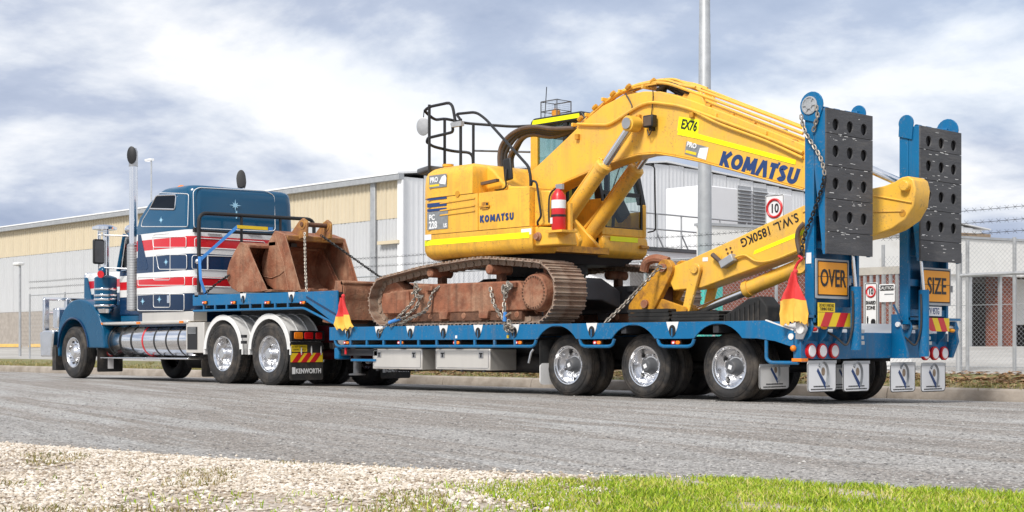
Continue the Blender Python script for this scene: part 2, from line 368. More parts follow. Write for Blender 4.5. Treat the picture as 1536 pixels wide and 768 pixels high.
def chain_mesh(paths, name, m, L=.075, r=.011, parent=None):
    g = G()
    for pts in paths:
        P = [Vector(p) for p in pts]; k = 0; acc = 0.
        step = L*.66
        for a, b in zip(P, P[1:]):
            d = (b-a); ln = d.length; d.normalize(); t = d.orthogonal().normalized(); u = d.cross(t)
            q = -acc
            while q + step <= ln:
                q += step; k += 1
                c = a+d*q; e = t if k % 2 else u
                e = (e+.25*(u if k % 2 else t)*random.uniform(-1, 1)).normalized()
                hw = L*.28
                pts_ = [c+d*(L*.5-hw)*sx+d*hw*math.cos(th)*1.0+e*hw*math.sin(th) for th, sx in
                        [(rad(v), 1 if (v <= 90 or v >= 270) else -1) for v in (0, 45, 90, 135, 180, 225, 269, 315)]]
                g.tube(pts_, r, 5, True)
            acc = ln-q
    return g
# ------------------------------------------------------------------ ground, road, kerb, verge
def ground_mat(name, kind):
    m = bpy.data.materials.new(name); m.use_nodes = True; MATS[name] = m
    nt = m.node_tree; b = nt.nodes['Principled BSDF']; b.inputs['Roughness'].default_value = .95; b.inputs['Specular IOR Level'].default_value = .25
    P = N(nt, 'ShaderNodeNewGeometry').outputs['Position']
    if kind == 'road':
        rot = mapping(nt, P, (1, 1, 1), (0, 0, rad(14)))
        st = noise(nt, mapping(nt, rot, (.07, .9, 1)), 1., 5, .6, .3); big = noise(nt, P, .35, 5, .6); fine = noise(nt, P, 55, 4, .75)
        vo = N(nt, 'ShaderNodeTexVoronoi', inp={'Scale': 60.}); nt.links.new(P, vo.inputs['Vector'])
        c = ramp(nt, st, [(.30, (.21, .192, .172)), (.41, (.38, .368, .35)), (.50, (.26, .232, .205)), (.58, (.41, .40, .382)), (.70, (.29, .268, .245))])
        c = mixc(nt, ramp(nt, big, [(.4, 0.), (.7, .6)]), c, (.32, .292, .265))
        oil = noise(nt, mapping(nt, P, (.5, 1.4, 1)), .9, 6, .65, .5); c = mixc(nt, ramp(nt, oil, [(.60, 0.), (.70, .5)]), c, (.14, .128, .115))
        c = mixc(nt, 1., c, ramp(nt, fine, [(.25, .35), (.5, 1.), (.75, 1.7)]), 'MULTIPLY')
        c = mixc(nt, 1., c, ramp(nt, vo.outputs['Color'], [(.1, .5), (.6, 1.05), (.95, 1.7)]), 'MULTIPLY')
        h = mth(nt, 'ADD', mth(nt, 'MULTIPLY', vo.outputs['Distance'], -1.), fine); bs = .7
    elif kind == 'gravel':
        big = noise(nt, P, 2.2, 5, .65); vo = N(nt, 'ShaderNodeTexVoronoi', inp={'Scale': 40.}); nt.links.new(P, vo.inputs['Vector'])
        c = ramp(nt, vo.outputs['Color'], [(.1, (.30, .245, .19)), (.5, (.46, .39, .32)), (.9, (.60, .53, .46))])
        c = mixc(nt, ramp(nt, big, [(.52, 0.), (.66, .8)]), c, (.36, .27, .17)); h = mth(nt, 'MULTIPLY', vo.outputs['Distance'], -1.); bs = .8
    elif kind == 'soil':
        big = noise(nt, P, 1.6, 6, .65); fine = noise(nt, P, 30, 5, .7)
        c = ramp(nt, big, [(.35, (.21, .165, .11)), (.5, (.17, .18, .06)), (.65, (.28, .22, .14))])
        c = mixc(nt, 1., c, ramp(nt, fine, [(.25, .6), (.75, 1.4)]), 'MULTIPLY'); h = fine; bs = .6
    else:
        big = noise(nt, P, .5, 6, .6); fine = noise(nt, P, 12, 6, .7)
        c = ramp(nt, big, [(.35, (.33, .31, .28)), (.65, (.47, .45, .42))]); c = mixc(nt, 1., c, ramp(nt, fine, [(.3, .8), (.7, 1.15)]), 'MULTIPLY'); h = fine; bs = .3
    nt.links.new(c, b.inputs['Base Color'])
    bp = N(nt, 'ShaderNodeBump', inp={'Strength': bs, 'Distance': .012}); nt.links.new(h, bp.inputs['Height']); nt.links.new(bp.outputs[0], b.inputs['Normal'])
for nm in ('road', 'gravel', 'soil', 'yard'): ground_mat(nm+'_ground', nm)

def road_z(y): return -.02*max(0., min(y, 4.4))
def sheet(name, rows, m):
    """rows: list of (points along x) -> quads between neighbouring rows"""
    g = G(); n = len(rows[0]); g.v = [p for r in rows for p in r]
    g.f = [(i*n+j, i*n+j+1, (i+1)*n+j+1, (i+1)*n+j) for i in range(len(rows)-1) for j in range(n-1)]; g.mi = [0]*len(g.f)
    return g.obj(name, m, ang=60)
struct(sheet('ground', [[(x, y, -.32) for x in (-3000, -300, 300, 3000)] for y in (-3000, -60, 60, 3000)], 'soil_ground'))
struct(sheet('road', [[(x, y, road_z(y)) for x in (-400, -60, 0, 60, 400)] for y in (-40, 0, 1, 2, 3, 4.36)], 'road_ground'))
# kerb: concrete stones laid end to end, veering away slightly at the front
kerb = thing('kerb', None, None, (0, 4.4, -.09)); struct(kerb); del kerb['kind']; tag(kerb, None, None, kind='structure')
kx = [6.5-2.4*i for i in range(24)]
def kerb_y(x): return 4.42+(.0035*(-x-8)**1.35 if x < -8 else 0.)
for x in kx:
    g = G(); a, b = x-2.39, x; ya, yb = kerb_y(a), kerb_y(b)
    prof = [(0, -.2), (0, -.03), (.03, .055), (.07, .075), (.17, .078), (.17, -.2)]
    g.ring([[(xx, yy+p, q+.0) for p, q in prof] for xx, yy in ((b, yb), (a, ya))]); g.obj('kerb_stone', 'kerb_stone', kerb, bev=.008)
vx = [60, 8]+[6-2*i for i in range(34)]+[-90, -400]
def vrow(dy, z, jit=0): return [(x, kerb_y(max(x, -60))+dy+(random.uniform(-jit, jit)), z+random.uniform(-jit, jit)*.15) for x in vx]
struct(sheet('verge', [vrow(.172, .06), vrow(.5, .09, .05), vrow(1.2, .13, .1), vrow(2.2, .18, .1), vrow(2.9, .21)], 'soil_ground'))
struct(sheet('yard', [vrow(2.9, .206), vrow(4., .25), vrow(8, .38), [(x, 19, .6) for x in vx], [(x, 60, .65) for x in vx], [(x*8, 1500, 2) for x in vx]], 'yard_ground'))

# loose stuff on the verge: tufts of grass, dead leaves
def tri_stuff(name, V, F, m, label, cat):
    me = bpy.data.meshes.new(name); me.from_pydata(V, [], F); ms = m if isinstance(m, list) else [m]
    for q in ms: me.materials.append(MATS[q])
    return tag(mkobj(name, me), label, cat, kind='stuff')
def leaf_mat(name, stops, scale=14.):
    m = bpy.data.materials.new(name); m.use_nodes = True; MATS[name] = m; nt = m.node_tree; b = nt.nodes['Principled BSDF']
    P = N(nt, 'ShaderNodeNewGeometry'); w = N(nt, 'ShaderNodeTexWhiteNoise'); n = noise(nt, P.outputs['Position'], scale, 3, .6)
    f = mth(nt, 'ADD', mth(nt, 'MULTIPLY', P.outputs['Random Per Island'], .5), mth(nt, 'MULTIPLY', n, .5))
    nt.links.new(ramp(nt, f, stops), b.inputs['Base Color']); b.inputs['Roughness'].default_value = .7; b.inputs['Specular IOR Level'].default_value = .3
leaf_mat('grass_blade', [(.2, (.11, .18, .008)), (.38, (.21, .34, .012)), (.54, (.33, .44, .02)), (.66, (.47, .48, .07)), (.78, (.58, .50, .2))], 2.6)
leaf_mat('dry_grass', [(.2, (.12, .13, .03)), (.45, (.24, .21, .06)), (.62, (.36, .28, .12)), (.78, (.45, .36, .2))], 3)
leaf_mat('dead_leaf', [(.2, (.10, .05, .025)), (.5, (.24, .13, .06)), (.78, (.42, .27, .15))])
leaf_mat('pebble', [(.15, (.25, .19, .13)), (.35, (.46, .38, .29)), (.55, (.62, .545, .45)), (.78, (.76, .70, .62))], 3)
leaf_mat('road_stone', [(.15, (.10, .095, .09)), (.4, (.22, .21, .2)), (.6, (.36, .35, .33)), (.78, (.5, .48, .45))])
def blades(spots, hmin, hmax, w):
    V = []; F = []
    for (x, y, z) in spots:
        a = random.uniform(0, 2*PI); hh = random.uniform(hmin, hmax); l = random.uniform(.2, 1.)*hh; b = random.uniform(0, 2*PI); ww = w*random.uniform(.7, 1.3)
        dx, dy = math.cos(a)*ww/2, math.sin(a)*ww/2; lx, ly = math.cos(b)*l, math.sin(b)*l; o = len(V)
        V += [(x-dx, y-dy, z), (x+dx, y+dy, z), (x-dx*.8+lx*.35, y-dy*.8+ly*.35, z+hh*.6), (x+dx*.8+lx*.35, y+dy*.8+ly*.35, z+hh*.6), (x+lx, y+ly, z+hh*.92)]
        F += [(o, o+1, o+3, o+2), (o+2, o+3, o+4)]
    return V, F
def vz(dy): return float(np.interp(dy, [.17, .5, 1.2, 2.2, 2.9, 4], [.06, .09, .13, .18, .21, .25]))
sp = []
for _ in range(520):
    x = random.uniform(-34, 7); dy = abs(random.gauss(0, .35))+.25
    if x < -3 and random.random() < .35: dy += random.uniform(0, 1.6)
    for _ in range(random.randint(12, 30)):
        ddy = dy+random.gauss(0, .09); sp.append((x+random.gauss(0, .13), kerb_y(x)+ddy, vz(ddy)-.01))
V, F = blades(sp, .03, .10, .012)
tri_stuff('verge_grass', V, F, 'dry_grass', 'patchy dry grass along the back of the kerb', 'grass')
V = []; F = []
for _ in range(9000):
    x = random.uniform(-14, 8); dy = random.uniform(.3, 3.2); dy = dy if random.random() < .7 else random.uniform(.9, 1.9); y = kerb_y(x)+dy; z = vz(dy)+random.uniform(.004, .03)
    a = random.uniform(0, 2*PI); L = random.uniform(.03, .08); w = L*.35; t = random.uniform(-.4, .4)*L; o = len(V); c, s_ = math.cos(a), math.sin(a)
    V += [(x+c*L, y+s_*L, z+t), (x-s_*w, y+c*w, z+.01), (x-c*L, y-s_*L, z), (x+s_*w, y-c*w, z)]; F.append((o, o+1, o+2, o+3))
tri_stuff('leaf_litter', V, F, 'dead_leaf', 'brown dead leaves and bark scattered between kerb and fence', 'leaves')

# foreground shoulder: pale gravel on the left, a grass edge on the right
EDGE = [(-400, 652), (0, 666), (300, 688), (500, 700), (760, 712), (900, 716), (1000, 719), (1250, 729), (1536, 740), (1900, 755)]
def gz(u, v):                                 # picture row on level ground -> (x, y)
    Y = CF*CH/(v-CV); X = (u-768)/CF*Y; a, b = X-CX0, Y-CY0
    return a*CP-b*SP, a*SP+b*CP
edge = [gz(u, v) for u, v in EDGE]
nd = Vector((SP, -CP, 0))                      # towards the camera
def shoulder(t, z): return [(x+nd.x*t+random.uniform(-.05, .05)*(t > 0), y+nd.y*t+random.uniform(-.05, .05)*(t > 0), z+random.uniform(-.006, .006)*(t > 0)) for x, y in edge2]
edge2 = []
for (a, b) in zip(edge, edge[1:]):
    for i in range(8): t = i/8; edge2.append((a[0]*(1-t)+b[0]*t+random.uniform(-.04, .04), a[1]*(1-t)+b[1]*t+random.uniform(-.04, .04)))
edge2.append(edge[-1])
struct(sheet('gravel_shoulder', [shoulder(t, z) for t, z in ((0, .003), (.15, .012), (.5, .022), (1., .03), (2, .04), (4, .05), (8, .06))], 'gravel_ground'))
def to_uv(x, y, z):
    X = CX0+CP*x+SP*y; Y = CY0-SP*x+CP*y
    return 768+CF*X/Y, CV-CF*(z-CH)/Y, Y
E_U = [e[0] for e in EDGE]; E_V = [e[1] for e in EDGE]
def edge_d(x, y):                              # metres on the near side of the road edge
    u, v, Y = to_uv(x, y, 0); ve = np.interp(u, E_U, E_V); return CF*CH/(ve-CV)-Y
def patch(x, y): return math.sin(x*2.1+1.3*math.sin(y*1.7))+math.sin(y*2.9+1.1*math.sin(x*2.3+.7))
def near_points(n, test):
    out = []
    cx, cy = cam_o.location.x, cam_o.location.y
    while len(out) < n:
        Y = 4.4+5.6*random.random(); X = random.uniform(-.48, .48)*Y
        x = cx+CP*X-SP*Y; y = cy+SP*X+CP*Y
        d = edge_d(x, y)
        if d > -.35 and test(X, Y, d, x, y): out.append((x, y, float(np.interp(d, [0, .15, .5, 1, 2, 4], [.003, .012, .022, .03, .04, .05])) if d > 0 else 0.))
    return out
def grassy(X, Y): return X/Y*CF+768
def stones(spots, rmin, rmax, name, m, label, cat):
    base = np.array([(0,0,1),(.9,0,.3),(.28,.85,.3),(-.72,.53,.3),(-.72,-.53,.3),(.28,-.85,.3),(.5,.5,-.5),(-.5,.4,-.5),(0,-.7,-.5)])*(1,1,.75)
    fc = [(0,1,2),(0,2,3),(0,3,4),(0,4,5),(0,5,1),(1,6,2),(2,7,3),(2,6,7),(3,7,4),(4,8,5),(4,7,8),(5,8,1),(1,8,6)]
    n = len(spots); P = np.array(spots); r = RNG.uniform(rmin, rmax, n)*RNG.uniform(.6, 1.25, n)
    V = base[None]*RNG.uniform(.65, 1.25, (n, 9, 3)); a = RNG.uniform(0, 2*PI, n); c, s_ = np.cos(a), np.sin(a)
    V = np.stack([V[..., 0]*c[:, None]-V[..., 1]*s_[:, None], V[..., 0]*s_[:, None]+V[..., 1]*c[:, None], V[..., 2]*RNG.uniform(.6, 1., (n, 1))], -1)*r[:, None, None]+P[:, None]
    F = np.array(fc)[None]+(np.arange(n)*9)[:, None, None]
    o = tri_stuff(name, [], [], m, label, cat); me = o.data
    me.from_pydata(V.reshape(-1, 3).tolist(), [], F.reshape(-1, 3).tolist()); return o
def pebbly(X, Y, d, x, y):
    u = grassy(X, Y); 
    if d < 0: return random.random() < .30*math.exp(d*6.5) and u < 1150
    k = 1. if u < 620 else max(0., 1-(u-620)/330.)
    return random.random() < k*(1. if patch(x, y) < .75 else .25)
stones([(x, y, z+.004) for x, y, z in near_points(34000, pebbly)], .005, .016, 'white_gravel', 'pebble', 'pale loose gravel along the near road shoulder', 'gravel')
def green(X, Y, d, x, y):
    u = grassy(X, Y)
    lim = float(np.interp(u, [0, 500, 700, 860, 1000, 1250, 1600], [2.2, 1.55, .95, .28, .10, .05, .02]))
    q = d-lim-.16*patch(x*1.7, y*1.7)-.09*patch(x*6.3+1, y*6.3)-.04*patch(x*15, y*15)
    if patch(x*3.1+5, y*3.1) > 1.25 and random.random() < .8: return False
    return q > 0 and random.random() < min(1., .15+q*4.5) and random.random() < float(np.interp(u, [0, 560, 660, 800, 900], [.0, .06, .25, .85, 1.]))*(1. if u > 860 or patch(x*1.3+2, y*1.6) > .1 else .3)
V, F = blades([(x, y, z-.004) for x, y, z in near_points(42000, green)], .012, .042, .005)
tri_stuff('roadside_grass', V, F, 'grass_blade', 'bright green grass along the bottom right road edge', 'grass')
def tuft(X, Y, d, x, y): return d > .12 and grassy(X, Y) < 900 and patch(x*1.9+4, y*1.9) > 1.25
V, F = blades([(x, y, z) for x, y, z in near_points(2600, tuft)], .012, .035, .005)
tri_stuff('gravel_weeds', V, F, 'dry_grass', 'small yellowish weeds growing through the pale gravel', 'weeds')
sp = []
for _ in range(16000):
    Y = 6.6+15*random.random()**1.6; X = random.uniform(-.42, .42)*Y; x = cam_o.location.x+CP*X-SP*Y; y = cam_o.location.y+SP*X+CP*Y
    if y < 4.2 and edge_d(x, y) < .05: sp.append((x, y, road_z(y)))
stones(sp, .004, .013, 'road_grit', 'road_stone', 'loose grey grit lying on the road', 'gravel')

# ------------------------------------------------------------------ long shed behind the truck
SY, SX0, SX1, SB = 19.3, -78., -29.82, .55
shed = thing('shed', 'long industrial shed with cream upper cladding and grey lower cladding', 'building', (SX1, SY, SB))
W = 41.; ZE = 6.55; ZA = 8.25; YA = 33.5
core = G(); core.prism([(SY+.08, SB), (SY+W, SB), (SY+W, ZE+.2), (YA, ZA-.08), (SY+.08, ZE-.05)], 'yz', SX0, SX1-.08); core.obj('wall', 'clad_grey', shed)
def cladding(x0, x1, z0, z1, pitch, depth, axis='x'):
    g = G(); n = max(2, round((x1-x0)/pitch)); w = (x1-x0)/n; p = []
    for i in range(n):
        a = x0+i*w; p += [(a, 0), (a+w*.55, 0), (a+w*.68, -depth), (a+w*.87, -depth)]
    p.append((x1, 0)); m = len(p)
    g.v = [(q, d, z0) for q, d in p]+[(q, d, z1) for q, d in p] if axis == 'x' else [(-d, q, z0) for q, d in p]+[(-d, q, z1) for q, d in p]
    g.f = [(i, i+1, m+i+1, m+i) for i in range(m-1)]; g.mi = [0]*len(g.f); return g
sheet_w = .96; k = int((SX1-SX0)/sheet_w)
up = cladding(0, sheet_w-.003, 5.2, ZE, .24, .035).mesh('cladding_sheet', 'cream', 20); lo = cladding(0, sheet_w-.003, 2.36, 5.19, .19, .03).mesh('cladding_sheet', 'clad_grey', 20)
for i in range(k):
    x = SX1-(i+1)*sheet_w
    for me in (up, lo):
        o = mkobj('cladding_sheet', me, shed); o.location = Vector((x, SY-.002-(.003 if i % 2 else 0), 0))-org(shed)
bm_ = G().box(0, .39, 0, .19, 0, .19).mesh('block', 'block')
for r in range(9):
    for i in range(30 if r > -1 else 0):
        x = -56-.4*i-(.2 if r % 2 else 0)
        o = mkobj('block', bm_, shed); o.location = Vector((x-7+14, SY-.06+random.uniform(-.004, .004), SB+.0+r*.2))-org(shed)
G().box(SX0, -62.2+14, SY-.05, SY+.06, SB-.1, 2.35).obj('wall_base', 'block', shed)
G().box(-49.4, SX1, SY-.05, SY+.07, SB-.1, 2.35).obj('wall_base', 'block', shed)
g = G(); g.prism([(SY-.28, ZE-.02), (SY-.28, ZE+.17), (SY-.05, ZE+.2), (SY-.05, ZE-.02)], 'yz', SX0, SX1+.1); g.obj('gutter', 'galv', shed)
g = G(); g.prism([(SY-.3, ZE+.18), (YA, ZA+.12), (SY+W+.3, ZE+.43), (SY+W+.3, ZE+.49), (YA, ZA+.2), (SY-.3, ZE+.24)], 'yz', SX0, SX1+.06); g.obj('roof', 'clad_white', shed)
# gable end wall, white ribbed sheets
for i in range(42):
    y0 = SY+i*.963; y1 = y0+.95; zt = lambda y: float(np.interp(y, [SY, YA, SY+W], [ZE, ZA, ZE+.25]))
    g = cladding(y0, y1, SB, min(zt(y0), zt(y1))+.1, .24, .008, 'y'); g.v = [(SX1-.02+p[0], p[1], p[2]) for p in g.v]; g.obj('gable_sheet', 'clad_white', shed, ang=20)
for px in (563, 604):
    x = at(px, 400, SY)[0]; G().box(x-.14, x+.14, SY-.14, SY-.04, SB, ZE).obj('downpipe', 'galv' if px < 600 else 'clad_white', shed, bev=.02)
xa, xb = at(572, 350, SY)[0], at(604, 350, SY)[0]
G().box(xa, xb, SY-.2, SY-.05, 4.28, 4.4).obj('flashing', 'cream', shed)
for px, z in ((1010, 5.0), (1033, 5.0)): pass
# stair rails and landing against the gable end
LX = -22.
def lx(u, v): return atx(u, v, LX)
land = thing('loading_landing', 'white walled loading landing with galvanised handrails behind the fence', 'landing', (LX, lx(1000, 500)[0], .4))
ya, yb = lx(945, 400)[0], lx(1215, 400)[0]; zt_ = lx(1000, 372)[1]
G().box(LX-3, LX, ya, yb, .3, zt_-.13).obj('wall', 'clad_white', land)
G().box(LX-3, LX+.06, ya, yb, zt_-.12, zt_).obj('floor_edge', 'grey_paint', land)
for z in (lx(1000, 322)[1], lx(1000, 345)[1]):
    G().cyl((LX, ya, z), (LX, yb, z), .028, n=8).obj('handrail', 'galv', land)
for px in (985, 1022, 1080, 1120, 1165, 1195):
    y = lx(px, 400)[0]; G().cyl((LX, y, zt_), (LX, y, lx(1000, 322)[1]), .03, n=8).obj('handrail_post', 'galv', land)
    G().beam((LX, y, zt_+.5), (LX, y+.35, zt_), .04, .04).obj('brace', 'galv', land)
ac = thing('plant_cabinet', 'pale plant cabinet with dark louvred panels on the landing', 'cabinet', (LX-1.5, lx(1140, 350)[0], zt_))
y0, y1 = lx(1076, 300)[0], lx(1208, 300)[0]; ztop = lx(1100, 278)[1]
G().box(LX-2.4, LX-.6, y0, y1, zt_, ztop).obj('casing', 'clad_white', ac, bev=.03)
for a, b in ((1126, 1146), (1149, 1170)):
    q0, q1 = lx(a, 300)[0], lx(b, 300)[0]; zb = zt_+.35 if a < 1150 else ztop-1.0
    G().box(LX-.6, LX-.585, q0, q1, zb, ztop+.12 if a < 1180 else ztop-.05).obj('louvre_panel', 'galv', ac)
    nz = int((ztop+.1-zb)/.13)
    sl = G().obox((0, 0, 0), (.8, 0, -.6), (0, 1, 0), (.6, 0, .8), .05, (q1-q0)/2, .012).mesh('louvre', 'galv')
    for i in range(nz):
        o = mkobj('louvre', sl, ac); o.location = Vector((LX-.56, (q0+q1)/2, zb+.08+i*.13))-org(ac)

# ------------------------------------------------------------------ low brick building on the right
BD = Vector((.232, .972, 0)).normalized(); BN = Vector((BD.y, -BD.x, 0))   # along the front; out of the front
bx, bz = -17.5, .4
b0 = Vector((bx, atx(1060, 450, bx)[0], 0))
bld = thing('brick_building', 'low brick building with white parapet band and open carport bays', 'building', tuple(b0+Vector((0, 0, bz))))
LEN = 30.
def fr(t, d, z): p = b0+BD*t+BN*d; return (p.x, p.y, z)
def bbox(t0, t1, d0, d1, z0, z1): 
    g = G(); c = (Vector(fr((t0+t1)/2, (d0+d1)/2, (z0+z1)/2))); return g.obox(c, BD, BN, (0,0,1), (t1-t0)/2, (d1-d0)/2, (z1-z0)/2)
def tz(u, v):                                  # picture point on the building front -> (t, z)
    k = (u-768)/CF; dx, dy = CP*k-SP, SP*k+CP   # world direction per unit depth
    c = Vector((cam_o.location.x, cam_o.location.y, 0)); d = Vector((dx, dy, 0)); s_ = (b0-c).dot(BN)/d.dot(BN); p = c+d*s_
    return (p-b0).dot(BD), CH+(CV-v)*s_/CF
ZS = tz(1480, 414)[1]; ZP = tz(1480, 360)[1]
t_brick = tz(1352, 400)[0]; ts = [tz(u, 400)[0] for u in (1392, 1425, 1456, 1499, 1524)]
bbox(-.2, LEN, -.25, .12, ZS, ZP).obj('parapet', 'render_white', bld, bev=.02)
bbox(-.25, LEN, -.3, .17, ZP, ZP+.08).obj('coping', 'galv', bld)
bbox(0, t_brick, -.4, 0, bz-.2, ZS).obj('wall', 'brick_wall', bld)
bbox(t_brick, ts[2], -.4, 0, bz-.2, ZS).obj('wall', 'render_white', bld)
bbox(ts[3]+.15, ts[4]+.25, -.75, -.2, bz-.2, ZS).obj('pier', 'brick_wall', bld)
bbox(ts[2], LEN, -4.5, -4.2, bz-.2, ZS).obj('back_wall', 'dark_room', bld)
bbox(0, LEN, -8, -.3, ZS+.05, ZS+.25).obj('roof_slab', 'roof_brown', bld)
bbox(ts[4]+.4, LEN, -1.3, -1.2, bz+1., ZS).obj('wall', 'render_white', bld)
t0, zr = tz(1450, 350); bbox(t0, t0+1.6, -2, -.4, ZP-.3, ZP+.25).obj('roof_vent', 'timber', bld)
for u in (1455, 1500): 
    t = tz(u, 400)[0]; bbox(t-.05, t+.05, -.05, .05, bz-.2, ZS).obj('post', 'galv', bld)
for i, u in enumerate((1465, 1530)):
    t = tz(u, 545)[0]; a = Vector(fr(t, 1.6, bz+.12)); g = G(); g.prism([(-.09, -.1), (.09, -.1), (.06, .08), (-.06, .08)], 'yz', -1.1, 1.1)
    o = g.obj('wheel_stop', 'stop_yellow', bev=.02, loc=tuple(a), rot=(0, 0, math.atan2(BD.y, BD.x))); tag(o, ['weathered yellow wheel stop in the right bay behind the fence', 'yellow wheel stop cut by the right picture edge'][i], 'wheel stop', 'wheel stops by the brick building')
for i, u in enumerate((14, 62)):
    x, z = at(u, 520, 17.6); g = G(); g.prism([(-.1, 0), (.1, 0), (.06, .16), (-.06, .16)], 'yz', -1.2, 1.2)
    o = g.obj('wheel_stop', 'stop_yellow', bev=.02, loc=(x, 17.6, .57)); tag(o, ['faded yellow wheel stop left of the small lamp post', 'faded yellow wheel stop between lamp post and truck bumper'][i], 'wheel stop', 'wheel stops by the shed')

# ------------------------------------------------------------------ fence, gate, signs, poles
FY = 8.0; FZ = .25
fence = thing('chain_link_fence', 'tall galvanised chain link fence topped with barbed wire', 'fence', (-3, FY, FZ))
FX = [5.5, 2.6, -.66, -1.47, -3.03]; GX = (-4.35, -3.05)
fx2 = [-4.5, -6.67, -8.08, -10.4, -12.9, -15.4, -17.9, -20.4, -22.9, -25.4, -27.9, -30.4, -32.9, -35.4]
def fpost(x, r=.03, top=2.35): G().cyl((x, FY, FZ-.1), (x, FY, top), r, n=10).obj('post', 'galv', fence)
for x in FX: fpost(x)
for i, x in enumerate(fx2): fpost(x, .03, 2.35 if i else 2.2)
fpost(-1.62, .05, 2.15)
def mesh_bay(x0, x1, z0, z1, cell=.075):
    g = G(); L = x1-x0; H = z1-z0; n = int((L+H)/cell)
    for i in range(n+1):
        c = i*cell
        for sgn in (1, -1):
            a0 = max(0, c-H); a1 = min(c, L)
            if a1-a0 < .01: continue
            p = (a0, c-a0), (a1, c-a1)
            q = [((x0+a if sgn > 0 else x1-a), FY-.035+.004*sgn, z0+b) for a, b in p]
            g.tube(q, .0021, 3)
    return g.obj('wire_mesh', 'galv', fence, ang=0)
allx = sorted(FX[:4]+[-1.62], reverse=True)
for a, b in zip([5.5, 2.6, -.66], [2.6, -.66, -1.62]): mesh_bay(b, a, FZ, 2.3)
mesh_bay(-3.03, -1.62, FZ, 2.15)
fxs = [-4.5]+fx2[1:]
for a, b in zip(fxs[:9], fxs[1:10]): mesh_bay(b, a, FZ, 2.3, .085)
for a, b in zip(fxs[9:], fxs[10:]): mesh_bay(b, a, FZ, 2.3, .13)
for z in (2.3, FZ+.06, 1.3): G().cyl((fx2[-1], FY, z), (-4.5, FY, z), .02 if z > 2 else .004, n=6).obj('rail', 'galv', fence)
for z in (FZ+.06, 1.3): G().cyl((-3.03, FY, z), (5.5, FY, z), .006, n=6).obj('tension_wire', 'galv', fence)
G().cyl((-1.62, FY-.01, 1.78), (5.5, FY-.01, 1.82), .03, n=8).obj('rail', 'galv', fence)
def barbed(x0, x1, z, y=FY):
    g = G(); n = int((x1-x0)/.5)+1; g.tube([(x0+(x1-x0)*i/n, y, z-.02*math.sin(PI*((i % 6)/6.))) for i in range(n+1)], .004, 4)
    q = x0
    while q < x1:
        for a in (.035, -.035): g.cyl((q-.02, y-.03, z-a-.01), (q+.02, y+.03, z+a-.01), .003, n=3)
        q += .14
    g.obj('barbed_wire', 'dark_metal', fence, ang=0)
for z in (2.46, 2.64, 2.84): barbed(-3.03, 5.5, z)
for z in (2.55, 2.75): barbed(fx2[-1], -4.5, z)
gate = thing('paling_gate', 'galvanised gate of upright palings between the two loading ramps', 'gate', (GX[0], FY, FZ))
gx0, gx1 = at(1288, 440, FY)[0], at(1347, 440, FY)[0]; gx0 -= .25; gx1 += .2; gzt = at(1320, 412, FY)[1]; gzb = at(1320, 482, FY)[1]-.05
pal = G().box(-.022, .022, -.02, .02, gzb, gzt).mesh('paling', 'galv')
n = int((gx1-gx0)/.125)
for i in range(n+1):
    o = mkobj('paling', pal, gate); o.location = Vector((gx0+.125*i, FY, 0))-org(gate)
G().box(gx0-.05, gx1+.05, FY-.03, FY+.03, gzt, gzt+.13).obj('top_rail', 'concrete', gate); G().box(gx0-.05, gx1+.05, FY-.03, FY+.03, gzb-.06, gzb).obj('bottom_rail', 'galv', gate)
G().box(gx0-.05, gx1+.05, FY+.01, FY+.03, FZ, gzb-.07).obj('kick_board', 'sign_white', gate)

def sign_rect(name, label, u0, u1, v0, v1, y, post=None, frame=True, parent_label_cat='sign'):
    x0, z1 = at(u0, v0, y); x1, _ = at(u1, v0, y); z0 = at((u0+u1)/2, v1, y)[1]; z1 = at((u0+u1)/2, v0, y)[1]
    t = thing(name, label, parent_label_cat, ((x0+x1)/2, y, z0 if post is None else post))
    G().prism(rrect(x0, x1, z0, z1, .02), 'xz', y, y+.012).obj('board', 'sign_white', t)
    if frame:
        g = G(); g.tube([(p[0], y-.003, p[1]) for p in rrect(x0+.015, x1-.015, z0+.015, z1-.015, .02)], .006, 4, True); g.obj('border', 'sign_black', t)
    if post is not None: G().cyl(((x0+x1)/2, y+.05, post), ((x0+x1)/2, y+.05, z1+.02), .03, n=8).obj('post', 'galv', t)
    return t, x0, x1, z0, z1
R, U, NZ = (1, 0, 0), (0, 0, 1), (0, -1, 0)
t, x0, x1, z0, z1 = sign_rect('speed_sign', 'white sign with red ring and 10 above the folded arm', 1148, 1176, 292, 336, 8.6, post=.3)
cx, cz = (x0+x1)/2, (z0+z1)/2+.02; r = (x1-x0)*.44
g = G(); g.tube([(p[0], 8.595, p[1]) for p in arc(cx, cz, r*.88, 0, 345, 23)], r*.13, 6, True); o = g.obj('ring', 'red', t)
text('10', r*1.25, (cx, 8.6, cz-r*.42), R, U, 'sign_black', t, off=.006, align='CENTER', bold=.004, sx=.85)
t, x0, x1, z0, z1 = sign_rect('one_way_sign', 'small white ONE WAY sign beyond the excavator', 957, 973, 382, 409, 8.5, post=.3)
text('ONE', (z1-z0)*.42, ((x0+x1)/2, 8.5, z0+(z1-z0)*.55), R, U, 'sign_black', t, off=.006, align='CENTER', sx=.62, bold=.003)
text('WAY', (z1-z0)*.42, ((x0+x1)/2, 8.5, z0+(z1-z0)*.12), R, U, 'sign_black', t, off=.006, align='CENTER', sx=.62, bold=.003)
t, x0, x1, z0, z1 = sign_rect('shared_zone_sign', 'tall white SHARED ZONE sign with 10 in red ring on the gate', 1297, 1316, 424, 489, FY-.06)
w = x1-x0; cx = (x0+x1)/2; cz = z1-w*.62
g = G(); g.tube([(p[0], FY-.066, p[1]) for p in arc(cx, cz, w*.34, 0, 345, 23)], w*.06, 6, True); g.obj('ring', 'red', t)
